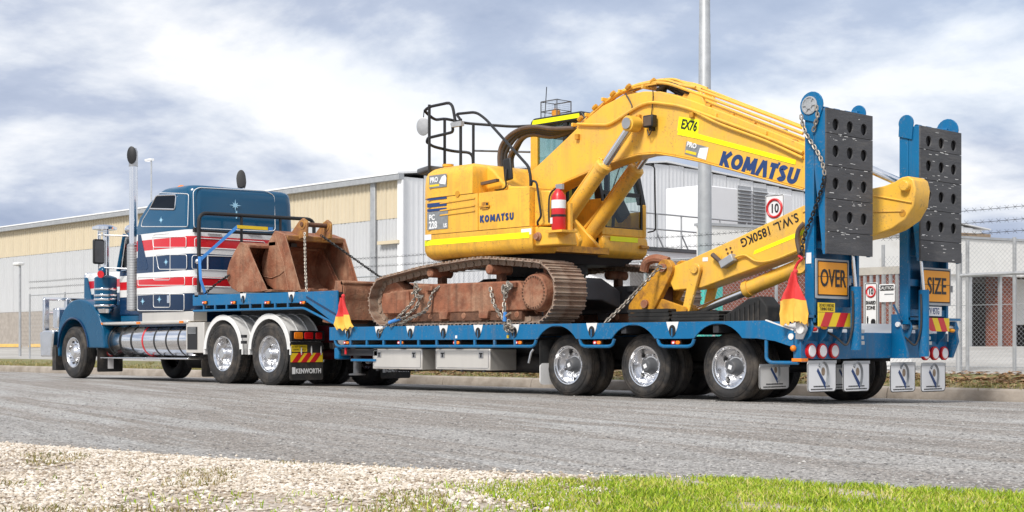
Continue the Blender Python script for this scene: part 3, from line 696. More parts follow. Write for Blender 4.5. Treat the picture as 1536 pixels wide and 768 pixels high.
text('10', w*.5, (cx, FY-.06, cz-w*.17), R, U, 'sign_black', t, off=.006, align='CENTER', sx=.8, bold=.003)
text('SHARED', w*.33, (cx, FY-.06, cz-w*.85), R, U, 'sign_black', t, off=.006, align='CENTER', sx=.62, bold=.002)
text('ZONE', w*.33, (cx, FY-.06, cz-w*1.2), R, U, 'sign_black', t, off=.006, align='CENTER', sx=.75, bold=.002)
g = G(); g.ball((cx-w*.26, FY-.064, z0+w*.62), w*.055, 8, 6, (1, .2, 1)); g.prism([(cx-w*.32, z0+w*.3), (cx-w*.2, z0+w*.3), (cx-w*.19, z0+w*.55), (cx-w*.33, z0+w*.55)], 'xz', FY-.064, FY-.06)
g.box(cx-w*.31, cx-w*.21, FY-.064, FY-.06, z0+w*.1, z0+w*.3); g.prism([(cx, z0+w*.16), (cx+w*.36, z0+w*.16), (cx+w*.36, z0+w*.34), (cx+w*.28, z0+w*.48), (cx+w*.08, z0+w*.48), (cx, z0+w*.34)], 'xz', FY-.064, FY-.06); g.obj('pictogram', 'sign_black', t)
t, x0, x1, z0, z1 = sign_rect('caution_sign', 'small white CAUTION notice on the palings', 1319, 1342, 426, 453, FY-.06, frame=False)
G().box(x0+.02, x1-.02, FY-.064, FY-.06, z1-.11, z1-.02).obj('heading', 'sign_black', t)
text('CAUTION', .075, ((x0+x1)/2, FY-.064, z1-.092), R, U, 'sign_white', t, off=.005, align='CENTER', sx=.9)
G().box(x0+.1, x1-.02, FY-.063, FY-.06, (z0+z1)/2-.03, (z0+z1)/2-.012).obj('print_line', 'grey_print', t)
# tall steel light pole
px, _ = at(1057, 400, 9.6)
t = thing('light_pole', 'tall galvanised steel light pole rising out of the picture', 'pole', (px, 9.6, .4))
g = G(); g.lathe((px, 9.6, .4), (0, 0, 1), [(0, .145), (3., .14), (6.55, .118), (6.56, .112), (11, .09)], 20); g.obj('shaft', 'galv', t)
g = G(); g.tube(round_corners([(px, 9.6, 10.9), (px, 9.6, 11.3), (px-.4, 9.0, 11.5), (px-.9, 8.2, 11.5)], .3), .05, 8); g.obj('outreach_arm', 'galv', t)
g = G(); g.ball((px-1., 8.05, 11.5), .3, 12, 6, (1, 1, .35)); g.obj('lantern', 'galv', t)
G().box(px-.25, px+.25, 9.35, 9.85, .3, .44).obj('base_plate', 'galv', t)
# small lamp post at far left, and one beyond the truck's exhaust
def lamp_post(u, vt, vb, y, label, wd):
    x, zt = at(u, vt, y); zb = at(u, vb, y)[1]
    t = thing('lamp_post', label, 'lamp post', (x, y, zb))
    G().cyl((x, y, zb-.2), (x, y, zt), .05, .04, 10).obj('post', 'galv', t)
    G().box(x-wd, x+.1, y-.12, y+.12, zt, zt+.11).obj('lamp_head', 'white', t, bev=.03)
    G().box(x-wd+.05, x-.1, y-.09, y+.09, zt-.02, zt).obj('lens', 'lens_white', t)
lamp_post(30, 398, 535, 9.5, 'small lamp post with flat head at far left by the shed', .35)
lamp_post(227, 241, 500, 24, 'thin lamp post showing above the sleeper roof behind exhaust', .5)
def bollard(u, vt, y, label):
    x, z = at(u, vt, y); o = G().lathe((x, y, .25), (0, 0, 1), [(0, .05), (z-.3, .05), (z-.25, .02)], 12).obj('bollard', 'galv'); tag(o, label, 'post')
tx, tz_ = at(920, 440, 9.2)
x0, z1 = at(1003, 404, 9.); x1, z0 = at(1050, 455, 9.)
t = thing('teal_bin', 'turquoise panel cabinet seen under the folded arm', 'cabinet', ((x0+x1)/2, 9., .3)); G().box(x0-.2, x1+.1, 9., 9.6, .3, z1).obj('casing', 'teal', t, bev=.02); G().box(x0-.22, x1+.12, 8.98, 9.62, z1, z1+.05).obj('lid', 'teal', t)
# ------------------------------------------------------------------ wheels
def tyre_prof(R, rr, w, grooves=4):
    p = [(.045, rr-.012), (.018, rr+.012), (.004, rr+.05), (0, rr+.10 if rr+.10 < R-.07 else (rr+R)/2), (.004, R-.065), (.014, R-.03), (.03, R-.008), (.045, R)]
    a, b = .05, w-.05; step = (b-a)/(grooves*3+1)
    for i in range(grooves):
        q = a+step*(1+3*i); p += [(q, R), (q+.004, R-.013), (q+.010, R-.013), (q+.014, R)]
    p += [(w-y, r) for y, r in p[7::-1]]
    return p
def make_wheel_meshes(R, rr, w, kind):
    me = {}
    g = G(); g.lathe((0, 0, 0), (0, 1, 0), tyre_prof(R, rr, w), 56, False); g.m = 1
    if kind == 'drive':
        for i in range(44):
            a = 2*PI*i/44
            for y0, y1 in ((.03, .085), (w-.085, w-.03)):
                c = Vector((math.cos(a)*(R+.001), (y0+y1)/2, math.sin(a)*(R+.001))); g.obox(c, (-math.sin(a), 0, math.cos(a)), (0, 1, 0), (math.cos(a), 0, math.sin(a)), .024, (y1-y0)/2, .006)
    for r_ in (rr+.065, R-.05): g.m = 0; g.lathe((0, -.001, 0), (0, 1, 0), [(.004, r_-.004), (.0, r_), (.004, r_+.004)], 56, False)
    for k in range(46):
        if k % 23 < 15:
            a = 2*PI*k/46; r_ = R-.095 if R > .45 else R-.085; g.obox((math.cos(a)*r_, -.0005, math.sin(a)*r_), (-math.sin(a), 0, math.cos(a)), (0, 1, 0), (math.cos(a), 0, math.sin(a)), random.uniform(.008, .018), .003, .012)
    me['tyre'] = g.mesh('tyre', ['rubber', 'tread'], 40)
    g = G()
    if kind == 'steer':
        pr = [(.06, rr-.03), (.012, rr+.008), (.012, rr-.008), (.035, rr-.03), (.05, rr-.06), (.06, rr*.75), (.045, rr*.5), (.02, rr*.42)]
    else:
        pr = [(.05, rr-.02), (.016, rr+.012), (.006, rr+.006), (.008, rr-.006), (.03, rr-.016), (.034, rr-.028), (.12, rr-.034), (.165, rr-.045), (.172, rr-.058), (.165, rr*.70), (.150, rr*.55), (.135, rr*.5)]
    g.lathe((0, 0, 0), (0, 1, 0), pr+[(pr[-1][0], .01)], 40, False)
    me['rim'] = g.mesh('rim', 'alloy', 40)
    g = G(); hb = pr[-1][0]; ho = -.02 if kind == 'drive' else (-.005 if kind == 'steer' else .03)
    hr = rr*.36
    g.lathe((0, 0, 0), (0, 1, 0), [(hb, hr+.02), (hb-.03, hr), (ho+.02, hr*.92), (ho, hr*.7), (ho, .01)], 20)
    g.m = 1
    for i in range(10):
        a = 2*PI*i/10; x, z = math.cos(a)*rr*.59, math.sin(a)*rr*.59; y = hb+.01
        g.cyl((x, y+.01, z), (x, y-.035, z), .016, .012, 6)
    g.m = 2
    if kind == 'trailer': g.m = 3; g.obox((0, ho-.003, 0), (.7, 0, .7), (0, 1, 0), (-.7, 0, .7), .025, .002, .025); g.m = 2
    nh = 5 if kind != 'steer' else 8
    for i in range(nh):
        a = 2*PI*(i+.5)/nh; q = rr*.80; y = np.interp(q, [p[1] for p in pr[::-1]], [p[0] for p in pr[::-1]])-.004
        g.lathe((math.cos(a)*q, y, math.sin(a)*q), (0, 1, 0), [(0, .032), (.012, .032)], 12)  # black discs on the rim paint the dark inside its hand-holes
    me['hub'] = g.mesh('hub', ['grey_paint' if kind == 'trailer' else 'chrome', 'alloy', 'black', 'sign_white'], 40)
    return me
def place_wheel(me, root, loc, flip=False, parts=('tyre', 'rim', 'hub')):
    e = grp('wheel', root); e.location = Vector(loc)-org(root); e.rotation_euler = (0, random.uniform(0, 6), PI if flip else 0)
    for k in parts: mkobj(k, me[k], e)
    return e

# ------------------------------------------------------------------ low loader trailer
YN, YF = -.2, 2.95; DZ = .93; DB = .73
def ax(u, y=YN): return at(u, 480, y)[0]
tr = thing('low_loader_trailer', 'blue low loader trailer with raised twin ramps carrying the yellow excavator', 'trailer', (-3, 1.375, 0))
WT = make_wheel_meshes(.40, .245, .235, 'trailer')
AX = [0., -1.316, -2.632]
for x in AX:
    for y, fl in ((0, 0), (.27, 0), (2.75, 1), (2.48, 1)):
        place_wheel(WT, tr, (x, y, .398+road_z(y)*.9), fl, ('tyre', 'rim', 'hub') if y in (0, 2.75) else ('tyre', 'rim'))
    G().cyl((x, .2, .4), (x, 2.5, .37), .065, n=12).obj('axle', 'dark_metal', tr)
xf = ax(494); xt = ax(1148); xe = ax(1190)
def side_poly():
    p = [(xf, DB), (xf, DZ)]+[(xt, DZ), (xe, DZ-.115), (xe, DZ-.30), (xe-.25, DB-.03), (xt-.12, DB)]
    arch = []
    for x in AX:
        cx = x-.0; a = arc(cx, .46, .445, 142, 38, 12); arch += [[(cx+.46, DB)]+[(q[0], max(q[1], DB)) for q in a[::-1]]+[(cx-.46, DB)]]
    for a in arch: p += a
    return p
for y0, y1 in ((YN, YN+.02), (YF-.02, YF)): G().prism(side_poly(), 'xz', y0, y1).obj('side_beam', 'blue', tr, bev=.004)
for y0, y1 in ((YN+.02, YN+.14), (YF-.14, YF-.02)): G().box(xf, xe-.1, y0, y1, DZ-.035, DZ-.012).obj('beam_flange', 'blue', tr)
G().box(xf+.01, xt, YN+.14, YF-.14, DZ-.04, DZ-.015).obj('deck_plate', 'dark_metal', tr)
for i in range(12):
    x = xf+.25+i*.72
    if all(abs(x-a) > .0 for a in AX): G().box(x, x+.08, YN+.03, YF-.03, DZ-.13, DZ-.045).obj('crossmember', 'dark_metal', tr)
for y in (.85, 1.9): G().box(xf, .9, y-.09, y+.09, .46, DZ-.165).obj('main_rail', 'dark_metal', tr)
# tie-down plates; a black disc on each paints the dark of its slot
def tie(u, y, ztop, big=1.):
    x = at(u, 480, y)[0]; g = G(); zt = ztop+.003
    g.prism([(x-.095*big, zt), (x-.075*big, zt-.07), (x-.045*big, zt-.13*big), (x+.045*big, zt-.13*big), (x+.075*big, zt-.07), (x+.095*big, zt)], 'xz', y-.006, y-.0005); o = g.obj('tie_plate', 'white', tr)
    g = G(); cz = zt-.105*big
    g.prism([(x+.052*big*math.cos(a), cz+.068*big*math.sin(a)) for a in [2*PI*i/20 for i in range(20)]], 'xz', y-.010, y-.006); g.obj('slot_shade_disc', 'black', o)
    G().box(x-.008, x+.008, y-.018, y-.0102, cz-.066*big, cz+.03*big).obj('tie_bar', 'blue', o)
for u in (522.6, 568.6, 616, 665.6, 717.5, 772, 888, 1009): tie(u, YN, DZ)
for u in (684.5, 762):
    x = at(u, 480, YN)[0]; G().box(x-.02, x+.02, YN-.004, YN-.0005, DB+.02, DB+.06).obj('sticker', 'sign_white' if u < 700 else 'decal_yellow', tr)
# rub rail with its stays and marker lamps
zr = .64
rails = [(ax(501), ax(803)), (ax(868), ax(920)), (ax(985), ax(1040)), (ax(1148), ax(1196))]
for i, (a, b) in enumerate(rails):
    pts = [(a, YN+.02, DB), (a+.03, YN+.02, zr+.02), (a+.09, YN+.02, zr), (b-.09, YN+.02, zr), (b-.03, YN+.02, zr+.02), (b, YN+.02, DB)]
    if i == 3: pts = [(a, YN+.02, DB-.02), (a, YN+.02, zr-.14), (a+.06, YN+.02, zr-.18), (b, YN+.02, zr-.18)]
    G().tube(round_corners(pts, .06), .021, 8).obj('rub_rail', 'blue', tr)
    if i == 0:
        n = 11
        for k in range(1, n): x = a+(b-a)*k/n; G().box(x-.02, x+.02, YN+.005, YN+.03, zr, DB).obj('rail_stay', 'blue', tr)
def marker(u, v, y):
    x, z = at(u, v, y); e = G().box(x-.075, x+.075, y+.02, y+.05, z-.03, z+.03).obj('marker_lamp', 'black', tr)
    G().prism(rrect(x-.065, x-.002, z-.022, z+.022, .018), 'xz', y-.004, y+.02).obj('lens', 'red_lens', e, bev=.006); G().prism(rrect(x+.002, x+.065, z-.022, z+.022, .018), 'xz', y-.004, y+.02).obj('lens', 'amber', e, bev=.006)
    G().prism(rrect(x-.045, x-.012, z-.012, z+.012, .01), 'xz', y-.007, y-.0045).obj('reflector', 'lens_white', e)
for u in (519, 600, 684, 777, 895, 1013): marker(u, 514, YN+.02)
# tool boxes
def toolbox(u0, u1, v0, v1, y):
    x0, z1 = at(u0, v0, y); x1 = at(u1, v0, y)[0]; z0 = at((u0+u1)/2, v1, y)[1]
    e = G().box(x0, x1, y, y+.5, z0, z1).obj('tool_box', 'stainless', tr, bev=.012)
    g = G(); g.tube([(p[0], y-.002, p[1]) for p in rrect(x0+.03, x1-.03, z0+.03, z1-.03, .02)], .005, 5, True); g.obj('lid_seam', 'steel', e)
    for q in (x0+.16, x1-.18):
        g = G(); g.box(q-.045, q+.045, y-.006, y-.001, z1-.13, z1-.04); g.m = 1; g.box(q-.03, q+.03, y-.012, y-.0062, z1-.075, z1-.055); g.box(q-.01, q+.01, y-.012, y-.0062, z1-.12, z1-.076); g.obj('latch', ['steel', 'black'], e)
    for q in (x0+.12, (x0+x1)/2, x1-.12): G().box(q-.02, q+.02, y-.015, y+.02, z0-.025, z0-.001).obj('hinge', 'dark_metal', e)
toolbox(559, 633, 523, 554, -.1); toolbox(653, 735, 523, 555, -.1)
# support leg gear ahead of the boxes
x = ax(496); G().box(x, x+.12, YN+.06, YN+.3, .44, .62).obj('leg_housing', 'blue', tr, bev=.02)
G().box(x+.12, ax(558), YN+.1, YN+.5, .50, .60).obj('subframe', 'dark_metal', tr); G().box(x+.4, ax(556), YN+.08, YN+.14, .415, .45).obj('subframe_rail', 'blue', tr)
G().cyl((x-.03, YN+.15, .53), (x, YN+.15, .53), .05, n=10).obj('end_cap', 'blue', tr)
lx_ = ax(516); G().lathe((lx_, YN+.25, .2), (0, 0, 1), [(0, .13), (.02, .13), (.03, .06), (.3, .06)], 14).obj('support_leg', 'grey_paint', tr); G().cyl((ax(514), YN+.06, .52), (ax(514), YN+.06, .68), .02).obj('reflector_rod', 'red', tr)
G().cyl((xf+.9, .4, .42), (xf+.9, 2.4, .42), .16, n=18).obj('air_tank', 'dark_metal', tr); G().cyl((xf+2.1, .6, .40), (-3.2, .6, .40), .13, n=18).obj('air_tank', 'dark_metal', tr)
G().box(xf+1.5, -3.2, .6, 2.2, .35, .7).obj('underframe', 'dark_metal', tr)
# front mudflap of the axle group
x = ax(806); G().box(x-.012, x, YN+.05, .48, .40, .72).obj('flap_upper', 'tread', tr); e = G().prism(rrect(YN+.05, .48, .14, .42, .05), 'yz', x-.010, x+.004).obj('mud_flap', 'white', tr)
G().tube([(ax(797), YN+.04, .60), (ax(795), YN+.02, .56), (ax(793), YN, .42)], .016, 6).obj('crank_handle', 'steel', tr)
# gooseneck
GY0, GY1 = 0., 2.75
def gx(u): return at(u, 450, GY0)[0]
g0, g1 = gx(289), gx(468); zt = 1.50
gp = [(g0, 1.535), (g1+.0, zt), (gx(506), zt), (gx(506), 1.18), (xf+.02, DZ+.1), (xf-.18, DZ+.08), (g1-.12, 1.33), (g0, 1.345)]
for y0, y1 in ((GY0, GY0+.03), (GY1-.03, GY1)): G().prism(gp, 'xz', y0, y1).obj('gooseneck_side', 'blue', tr, bev=.005)
G().prism([(g0+.01, 1.515), (g1, zt-.02), (gx(506)-.01, zt-.02), (gx(506)-.01, zt-.08), (g1, zt-.1), (g0+.01, 1.44)], 'xz', GY0+.03, GY1-.03).obj('gooseneck_deck', 'dark_metal', tr)
g = G(); g.tube(round_corners([(g0+.05, GY0-.01, 1.255), (g1-.2, GY0-.01, 1.245), (xf-.1, GY0-.01, .98), (xf+.05, GY0-.01, .95)], .08), .02, 8); g.obj('rub_rail', 'blue', tr)
g = G(); g.beam((g1-.15, GY0-.004, 1.42), (gx(504), GY0-.004, 1.13), .006, .03); g.obj('knee_rib', 'navy', tr)
for k in range(1, 9): x = g0+(g1-.3-g0)*k/9; G().box(x-.02, x+.02, GY0-.005, GY0+.02, 1.255, 1.345).obj('rail_stay', 'blue', tr)
for y in (.9, 1.85): G().prism([(g0+.3, 1.2), (g0+.3, 1.43), (g1, 1.4), (xf+.3, DZ-.02), (xf+.3, .55), (xf-.15, .6), (g1-.5, 1.12)], 'xz', y-.1, y+.1).obj('gooseneck_rail', 'dark_metal', tr)
G().cyl((xf-.02, .05, .78), (xf-.02, 2.7, .78), .12, n=20).obj('hinge_tube', 'steel', tr)
G().box(xf-.35, xf, .3, 2.5, .5, .95).obj('hinge_block', 'dark_metal', tr)
for u in (365, 437.5): tie(u, GY0, 1.52 if u < 400 else 1.505, .95)
for u in (306, 349, 400, 453): marker(u, 454, GY0-.03)
# headboard rail over the gooseneck
hx = -11.72
g = G(); g.tube(round_corners([(hx, .05, 1.52), (hx, .05, 2.97), (hx, 2.5, 3.0), (hx, 2.5, 1.5)], .16, 5), .034, 10); g.obj('headboard_hoop', 'black', tr)
for y in (.92, 1.75): G().cyl((hx, y, 1.52), (hx, y, 2.97), .026, n=8).obj('headboard_bar', 'black', tr)
G().cyl((hx, .08, 2.66), (hx, 2.45, 2.68), .022, n=8).obj('headboard_bar', 'black', tr)
G().box(hx-.06, hx+.06, -.0, .14, 1.5, 1.58).obj('headboard_foot', 'steel', tr); G().ball((hx+.02, .02, 2.12), .05, 10, 8).obj('work_lamp', 'chrome', tr)
# beaver tail and rear structure
G().prism([(xt, DZ-.012), (xe+.02, DZ-.13), (xe+.02, DZ-.16), (xt, DZ-.045)], 'xz', YN+.021, YF-.021).obj('tail_plate', 'white', tr)
G().beam((xt, YN+.012, DZ+.006), (xe, YN+.012, DZ-.109), .03, .012).obj('tail_edge', 'white', tr)
XR = 1.14
G().box(xe-.02, XR-.01, YN+.02, YF-.02, .50, .80).obj('rear_beam', 'blue', tr, bev=.01)
rear = lambda y0, y1: [(y0, .49), (y0, .86), (y0+.06, .90), (y1-.06, .90), (y1, .86), (y1, .49)]
for a, b in ((YN-.0, .74), (1.80, YF)):
    G().prism([(a, .50), (a, .70), (b, .70), (b, .50)], 'yz', XR, XR+.02).obj('lamp_plate', 'blue', tr)
    for y in (a+.05, a+.33, b-.33, b-.05):
        G().prism([(XR+.021, .66), (XR+.021, .94), (XR+.12, .94), (XR+.15, .86), (XR+.12, .76)], 'xz', y-.012, y+.012).obj('hinge_lug', 'blue', tr, bev=.004)
    G().cyl((XR+.08, a, .87), (XR+.08, b, .87), .035, n=12).obj('hinge_pin', 'steel', tr)
    G().box(XR+.01, XR+.14, a-.02, b+.02, .955, .985).obj('hinge_shelf', 'blue', tr)
G().prism([(XR-.03, .72), (XR-.03, .93), (XR+.09, .93), (XR+.12, .83), (XR+.06, .72)], 'xz', YN-.03, YN-.012).obj('end_plate', 'steel', tr); G().cyl((XR+.04, YN-.05, .83), (XR+.04, YN-.03, .83), .05, n=16).obj('pin_cap', 'white', tr)
G().cyl((ax(1187), YN-.012, .75), (ax(1187), YN, .75), .035, n=14).obj('bolt_head', 'white', tr)
def tail_lamp(y, z):
    e = G().lathe((XR+.02, y, z), (1, 0, 0), [(0, .085), (.03, .085), (.036, .078)], 20).obj('tail_lamp', 'red_lens', tr)
    G().lathe((XR+.0565, y, z), (1, 0, 0), [(0, .066), (.006, .06)], 20).obj('lens', 'lens_white', e)
for y in (-.04, .17, .40): tail_lamp(y, .59)
for y in (2.32, 2.53, 2.75): tail_lamp(y, .555)
G().box(XR-.1, XR+.03, YN-.005, YN+.12, .475, .51).obj('corner_lamp', 'amber', tr)
x = ax(1190); G().ball((x, YN, .62), .035, 10, 8).obj('side_lamp', 'amber', tr)
# mud flaps with printed emblem
def flap(y0, y1, z0, z1, x, m='sign_white', f=1.):
    e = G().prism(rrect(y0, y1, z0, z1, .045, 3), 'yz', x, x+.008).obj('mud_flap', m, tr)
    g = G(); g.tube([(x+.007, *p) for p in rrect(y0+.003, y1-.003, z0+.003, z1-.003, .045, 3)], .006, 4, True); g.obj('flap_edge', 'rubber', e)
    G().box(x+.009, x+.016, y0, y1, z1-.035, z1).obj('flap_strip', 'galv', e)
    cy, cz = (y0+y1)/2+.01, z0+.215; s = .118*f
    A = [(cy-.85*s, cz+.05*s), (cy+.55*s, cz-1.5*s)]; 
    g = G(); g.prism([(cy-.95*s, cz+.15*s), (cy-.75*s, cz+.42*s), (cy+.62*s, cz-1.1*s), (cy+.45*s, cz-1.55*s)], 'yz', x+.009, x+.0105); g.obj('emblem_bar', 'navy_print', e)
    pts = [(x+.0095, cy-.55*s, cz+.55*s), (x+.0095, cy-.1*s, cz+1.0*s), (x+.0095, cy+.45*s, cz+.85*s), (x+.0095, cy+.8*s, cz+.3*s), (x+.0095, cy+.8*s, cz-.5*s), (x+.0095, cy+.55*s, cz-1.3*s)]
    g = G(); g.tube(smooth(pts, 4), .019*f, 4); g.obj('emblem_arc', 'grey_print', e)
    g = G(); g.prism([(cy+.1*s+.3*s*math.cos(a), cz+.1*s+.4*s*math.sin(a)) for a in [2*PI*i/14 for i in range(14)]], 'yz', x+.009, x+.0102); g.obj('emblem_spot', 'timber', e)
    for zz_, w_ in ((z0+.062, .32), (z0+.03, .42)):
        g = G(); q = -w_/2
        while q < w_/2-.01:
            l = random.uniform(.014, .03); g.box(x+.009, x+.0102, (y0+y1)/2+q, (y0+y1)/2+min(q+l, w_/2), zz_-.007, zz_+.007); q += l+.006
        g.obj('print_line', 'sign_black', e)
xF = XR+.03
for (a, b), dz in zip(((-.10, .44), (.58, 1.11), (1.55, 2.09), (2.22, 2.78)), (0, -.01, -.035, -.045)): flap(a, b, .135+dz, .485+dz, xF)
flap(-.16, .40, .15, .44, .56, 'white', .8); flap(1.2, 1.75, .12, .42, .56, 'white', .8)
# ------------------------------------------------------------------ bi-fold ramps
def plate_holes(y0, y1, z0, z1, cols, zc, r, x, d):
    g = G(); ys = [y0]+[(cols[i]+cols[i+1])/2 for i in range(len(cols)-1)]+[y1]; n = 20
    if not cols: return g.box(x-d, x, y0, y1, z0, z1)
    for i, c in enumerate(cols):
        a, b = ys[i], ys[i+1]; sq = []; ci = []
        for k in range(n):
            t = 2*PI*k/n; dy, dz = math.cos(t), math.sin(t); ci.append((c+r*dy*.97, zc+r*dz))
            s1 = ((b-c) if dy > 0 else (c-a))/max(abs(dy), 1e-6); s2 = ((z1-zc) if dz > 0 else (zc-z0))/max(abs(dz), 1e-6); q = min(s1, s2); sq.append((c+dy*q, zc+dz*q))
        for cy_, cz_ in ((a, z0), (a, z1), (b, z0), (b, z1)):
            k = min(range(n), key=lambda j: (sq[j][0]-cy_)**2+(sq[j][1]-cz_)**2); sq[k] = (cy_, cz_)
        vs = [(x, *p) for p in sq]+[(x, *p) for p in ci]+[(x-d, *p) for p in ci]+[(x-d, *p) for p in sq]
        fs = []
        for k in range(n):
            m = (k+1) % n; fs += [(k, m, n+m, n+k), (n+k, n+m, 2*n+m, 2*n+k), (2*n+k, 2*n+m, 3*n+m, 3*n+k), (3*n+k, 3*n+m, m, k)]
        g.add(vs, fs)
    return g
def ramp_unit(y0, y1, dz, near):
    e = grp('ramp', tr); W_ = y1-y0; x0, x1 = XR+.02, XR+.14; xb = 1.428; zt = 3.36+dz
    for y in (y0, y1-.05): G().box(x0, x1, y, y+.05, .90, zt-.05).obj('lower_stile', 'blue', e, bev=.006)
    for i in range(7): z = 1.0+i*.36; G().box(x0+.02, x1-.02, y0+.05, y1-.05, z, z+.08).obj('rung', 'blue', e)
    G().box(x0, x0+.02, y0+.05, y1-.05, .9, zt-.1).obj('web_plate', 'blue', e)
    # folded upper leaf
    zb = 1.645+dz; zu = 3.235+dz
    for y in (y0, y1-.035): G().prism([(x1+.004, zu), (xb, zu), (xb, zb), (xb-.035, zb), (x1+.004, zb+.95)], 'xz', y, y+.035).obj('leaf_stile', 'blue', e, bev=.005)
    for i in range(5): z = zb+.05+i*.36; G().box(xb-.07, xb-.035, y0+.035, y1-.035, z, z+.05).obj('leaf_rung', 'blue', e)
    hs = (.21, .375, .375, .375); edges = [zu, zu-.0001]
    tops = [zu, zu-.275-.0, zu-.63, zu-.985, zu-1.345, zb]
    for i in range(5):
        a, b = tops[i+1]+.006, tops[i]
        cols = [y0+W_*.19, y0+W_*.5, y0+W_*.81] if i < 4 else []
        zc = (b-.0+a)/2-.01 if i else a+.10
        g = plate_holes(y0-.008, y1+.008, a, b, cols, zc, .066, xb+.022, .02)
        g.obj('rubber_plate', 'rubber_plate', e)
    G().box(xb-.028, xb-.02, y0+.036, y1-.036, zb+.02, zu-.02).obj('hole_shade_sheet', 'dark_metal', e)  # dark sheet added behind the plates so their holes look shaded
    g = G(); n = 40
    for k in range(70):
        yy = random.uniform(y0, y1-.12); zz_ = random.choice(tops[1:5])+random.uniform(-.07, .07) if random.random() < .6 else random.uniform(zb+.03, zu-.05); l = random.uniform(.01, .08)
        if any((yy+l/2-(y0+W_*q))**2+(zz_-c)**2 < .11**2 for q in (.19, .5, .81) for c in [(tops[i]+tops[i+1])/2 for i in range(1, 4)]+[tops[1]+.106]): continue
        g.box(xb+.0222, xb+.0232, yy, yy+l, zz_, zz_+random.uniform(.003, .008))
    g.obj('scuff_mark', 'white', e)['kind'] = 'stuff'
    for y in [y0+W_*q for q in (.14, .38, .62, .88)]: G().cyl((x1+.06, y-.05, zu+.005), (x1+.06, y+.05, zu+.005), .03, n=10).obj('hinge_knuckle', 'blue', e)
    # pulley at the top outer corner
    py = y0-.0 if near else y1
    for py, big in ((y0, near), (y1, not near)):
        s_ = -1 if py == y0 else 1; r = .15 if big else .10; zc = zt-.08
        G().prism(arc(x0+.10, zc, r, -20, 200, 12)+[(x0-.0, zc-.15), (x1+.06, zc-.2)], 'xz', py-.02 if s_ < 0 else py, py if s_ < 0 else py+.02).obj('pulley_guard', 'blue', e, bev=.004)
        if big:
            yy = py+s_*.022
            G().lathe((x0+.08, yy, zc), (0, s_, 0), [(0, .10), (.012, .10), (.014, .085), (.005, .08), (.005, .045), (.02, .04), (.02, .01)], 20).obj('pulley', 'galv', e)
            for k in range(6): a = k*PI/3; G().beam((x0+.08+.04*math.cos(a), yy+s_*.012, zc+.04*math.sin(a)), (x0+.08+.085*math.cos(a), yy+s_*.012, zc+.085*math.sin(a)), .012, .01, (0, 1, 0)).obj('pulley_spoke', 'galv', e)
    # back brace
    G().beam((x0+.05, y0-.03, .95), (x0-.06, y0-.03, 1.14), .015, .02).obj('brace', 'blue', e)
    return x0, x1, xb
RA = ramp_unit(-.13, .75, 0, True); RB = ramp_unit(1.77, 2.68, 0., False)
x1 = RA[1]
def warn_sign(word, y0, y1, z0, z1, x):
    e = G().prism(rrect(y0, y1, z0, z1, .012), 'yz', x+.03, x+.045).obj('warning_sign', 'galv', tr)
    G().prism(rrect(y0+.025, y1-.025, z0+.03, z1-.02, .01), 'yz', x+.046, x+.0475).obj('sign_edge', 'sign_black', e)
    G().prism(rrect(y0+.04, y1-.04, z0+.045, z1-.035, .01), 'yz', x+.0485, x+.0495).obj('sign_face', 'orange_sign', e)
    text(word, (z1-z0)*.62, (x+.05, (y0+y1)/2, z0+(z1-z0)*.31), (0, 1, 0), U, 'sign_black', e, off=.001, align='CENTER', sx=.72 if word == 'OVER' else .84, bold=.004)
    G().box(x+.0496, x+.0502, y0+.03, y1-.03, (z0+z1)/2+.02, (z0+z1)/2+.027).obj('hinge_line', 'sign_black', e)
    G().box(x+.01, x+.06, y1, y1+.025, (z0+z1)/2-.06, (z0+z1)/2+.02).obj('sign_clip', 'galv', e)
def yr(u, v): return atx(u, v, x1+.05)
ys, z_ = yr(1226, 387), yr(1226, 446); warn_sign('OVER', yr(1226, 420)[0], yr(1275, 420)[0], yr(1250, 448)[1], yr(1250, 389)[1], x1-.01)
warn_sign('SIZE', yr(1384, 420)[0], yr(1428, 420)[0], yr(1405, 458)[1], yr(1405, 402)[1], x1-.01)
for (u0, u1, va, vb, sl) in ((1230, 1279, 469, 490, 1), (1389, 1426, 477, 497, -1)):
    y0, y1 = yr(u0, 480)[0], yr(u1, 480)[0]; za, zb = yr((u0+u1)/2, va)[1], yr((u0+u1)/2, vb)[1]; x = x1+.02
    e = G().box(x, x+.012, y0, y1, zb, za).obj('reflector_board', 'decal_yellow', tr); w = (y1-y0)
    for q in (.05, .52):
        a = y0+w*q; h = za-zb; k = w*.24
        p = [(a, zb), (a+k, zb), (a+k+h*.6*(1 if sl > 0 else 0), za), (a+h*.6*(1 if sl > 0 else 0), za)] if sl > 0 else [(a+h*.6, zb), (a+k+h*.6, zb), (a+k, za), (a, za)]
        p = [(min(max(c, y0), y1), d) for c, d in p]; G().prism(p, 'yz', x+.0122, x+.0135).obj('stripe', 'red', e)
y0, y1 = yr(1230, 460)[0], yr(1255, 460)[0]; za, zb = yr(1242, 454)[1], yr(1242, 468)[1]; x = x1+.02
e = G().box(x, x+.008, y0, y1, zb, za).obj('notice_plate', 'decal_yellow', tr)
text('DO NOT OVERTAKE', .05, (x+.009, (y0+y1)/2, zb+(za-zb)*.56), (0, 1, 0), U, 'sign_black', e, align='CENTER', sx=.60, ext=.001); text('TURNING VEHICLE', .05, (x+.009, (y0+y1)/2, zb+(za-zb)*.16), (0, 1, 0), U, 'sign_black', e, align='CENTER', sx=.60, ext=.001)
y0, y1 = yr(1391, 460)[0], yr(1415, 460)[0]; za, zb = yr(1405, 460)[1], yr(1405, 474)[1]
